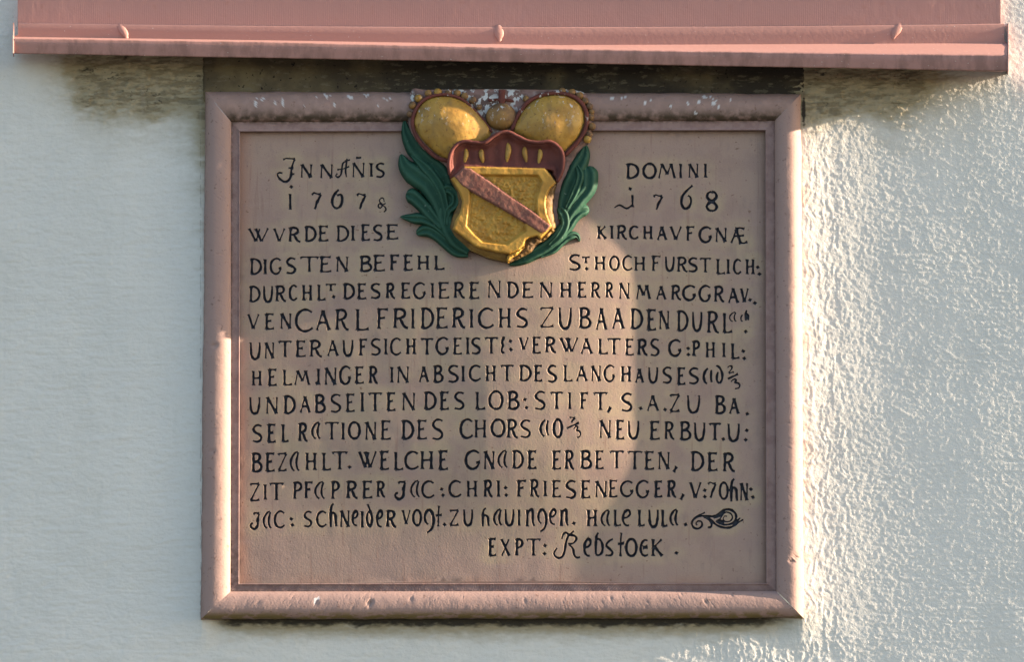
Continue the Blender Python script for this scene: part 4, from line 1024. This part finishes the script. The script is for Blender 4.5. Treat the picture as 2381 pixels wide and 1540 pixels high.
# acanthus leaves: a lobe is a blade swept along its spine with a furrow and side veins
WF = 1.16
def leaf(parent, spine, w0, d0, d1, h=9, tip=.12, blunt=False, furrow=1.0, name='leaf'):
    p = [np.array(Z(*q)) for q in catmull(spine, 9)]
    n = len(p); nc = 15; V = []; rg = []
    for i in range(n):
        v = i / (n - 1)
        t = p[min(i + 1, n - 1)] - p[max(i - 1, 0)]; t = t / (np.linalg.norm(t) or 1); nr = np.array([-t[1], t[0]])
        if blunt: prof = min(1, (v / .16 + .02)) ** .5
        else: prof = min(1, (v / .34 + .01)) ** .75
        prof *= 1 - .45 * sstep(.6, 1, np.array(v))
        w = WF * w0 / 2.2 / 1.50421 * prof * (1 + .05 * math.sin(9 * v))
        for c in range(nc):
            u = c / (nc - 1) * 2 - 1
            q = p[i] + nr * u * w
            ridge = .5 - .5 * math.cos(u * math.pi * 2.0)
            body = math.sqrt(max(0, 1 - abs(u) ** 2.4))
            hh = h * prof ** .6 * body * (.62 + .38 * (1 - furrow * (1 - ridge) * .9))
            if abs(u) > .99: hh = -14
            V.append(P(q[0], q[1], d0 + (d1 - d0) * v + hh + .5 * float(vnoise(q[0] / 6, q[1] / 6, 2)))); rg.append(max(0, ridge * body - .35) * 1.3)
    V = np.array(V); F = grid_faces(n, nc)
    # orient towards the viewer
    a, b_, c = V[F[n // 2 * (nc - 1) + 7][0]], V[F[n // 2 * (nc - 1) + 7][1]], V[F[n // 2 * (nc - 1) + 7][2]]
    if np.cross(b_ - a, c - a)[1] > 0: F = F[:, ::-1].copy()
    return mesh_obj(name, V, F, M_green, parent, True, {'ridge': rg})
sp_l = empty('leaf_spray'); sp_l.parent = coa; sp_l['label'] = 'left leaf spray with five lobes and a curl'
sp_r = empty('leaf_spray'); sp_r.parent = coa; sp_r['label'] = 'right leaf spray with a broken tip'
leaf(sp_l, [(250, 372), (268, 470), (330, 590), (430, 690), (520, 760), (580, 880), (590, 1020)], 62, 30, 44, 12)
leaf(sp_l, [(224, 636), (262, 730), (350, 810), (440, 880), (510, 1000), (560, 1180)], 74, 34, 46, 14)
leaf(sp_l, [(300, 640), (390, 720), (480, 820), (540, 930), (580, 1100)], 44, 40, 48, 14)
leaf(sp_l, [(262, 945), (320, 965), (390, 1030), (460, 1110), (540, 1200)], 50, 32, 46, 13, blunt=True)
leaf(sp_l, [(218, 1118), (310, 1130), (400, 1140), (490, 1180), (570, 1260)], 40, 30, 46, 12)
leaf(sp_l, [(342, 1250), (420, 1225), (500, 1262), (590, 1340), (660, 1395), (742, 1408)], 42, 32, 44, 12, blunt=True)
leaf(sp_l, [(560, 1020), (560, 1120), (600, 1230), (660, 1320), (745, 1385)], 62, 42, 48, 12, blunt=True)
leaf(sp_l, [(535, 930), (590, 905), (640, 950), (640, 1020), (585, 1080), (570, 1180)], 38, 46, 48, 12, blunt=True)
WF = .98
leaf(sp_r, [(1640, 560), (1630, 640), (1570, 760), (1520, 870), (1480, 1000), (1465, 1140)], 74, 34, 46, 12)
leaf(sp_r, [(1655, 730), (1670, 800), (1660, 900), (1590, 990), (1520, 1090), (1480, 1200)], 70, 34, 46, 14, blunt=True)
leaf(sp_r, [(1560, 700), (1600, 800), (1560, 930), (1500, 1050)], 40, 40, 50, 12)
leaf(sp_r, [(1672, 1062), (1610, 1075), (1550, 1130), (1500, 1210), (1440, 1290)], 48, 34, 48, 13, blunt=True)
leaf(sp_r, [(1432, 1040), (1480, 1110), (1485, 1190), (1440, 1270), (1370, 1340)], 46, 44, 50, 13, blunt=True)
leaf(sp_r, [(1600, 1310), (1575, 1265), (1520, 1270), (1450, 1320), (1390, 1380), (1300, 1420)], 36, 36, 46, 12)
leaf(sp_r, [(1500, 1150), (1440, 1260), (1340, 1350), (1230, 1410), (1130, 1455), (1055, 1472)], 60, 46, 40, 14, blunt=True)
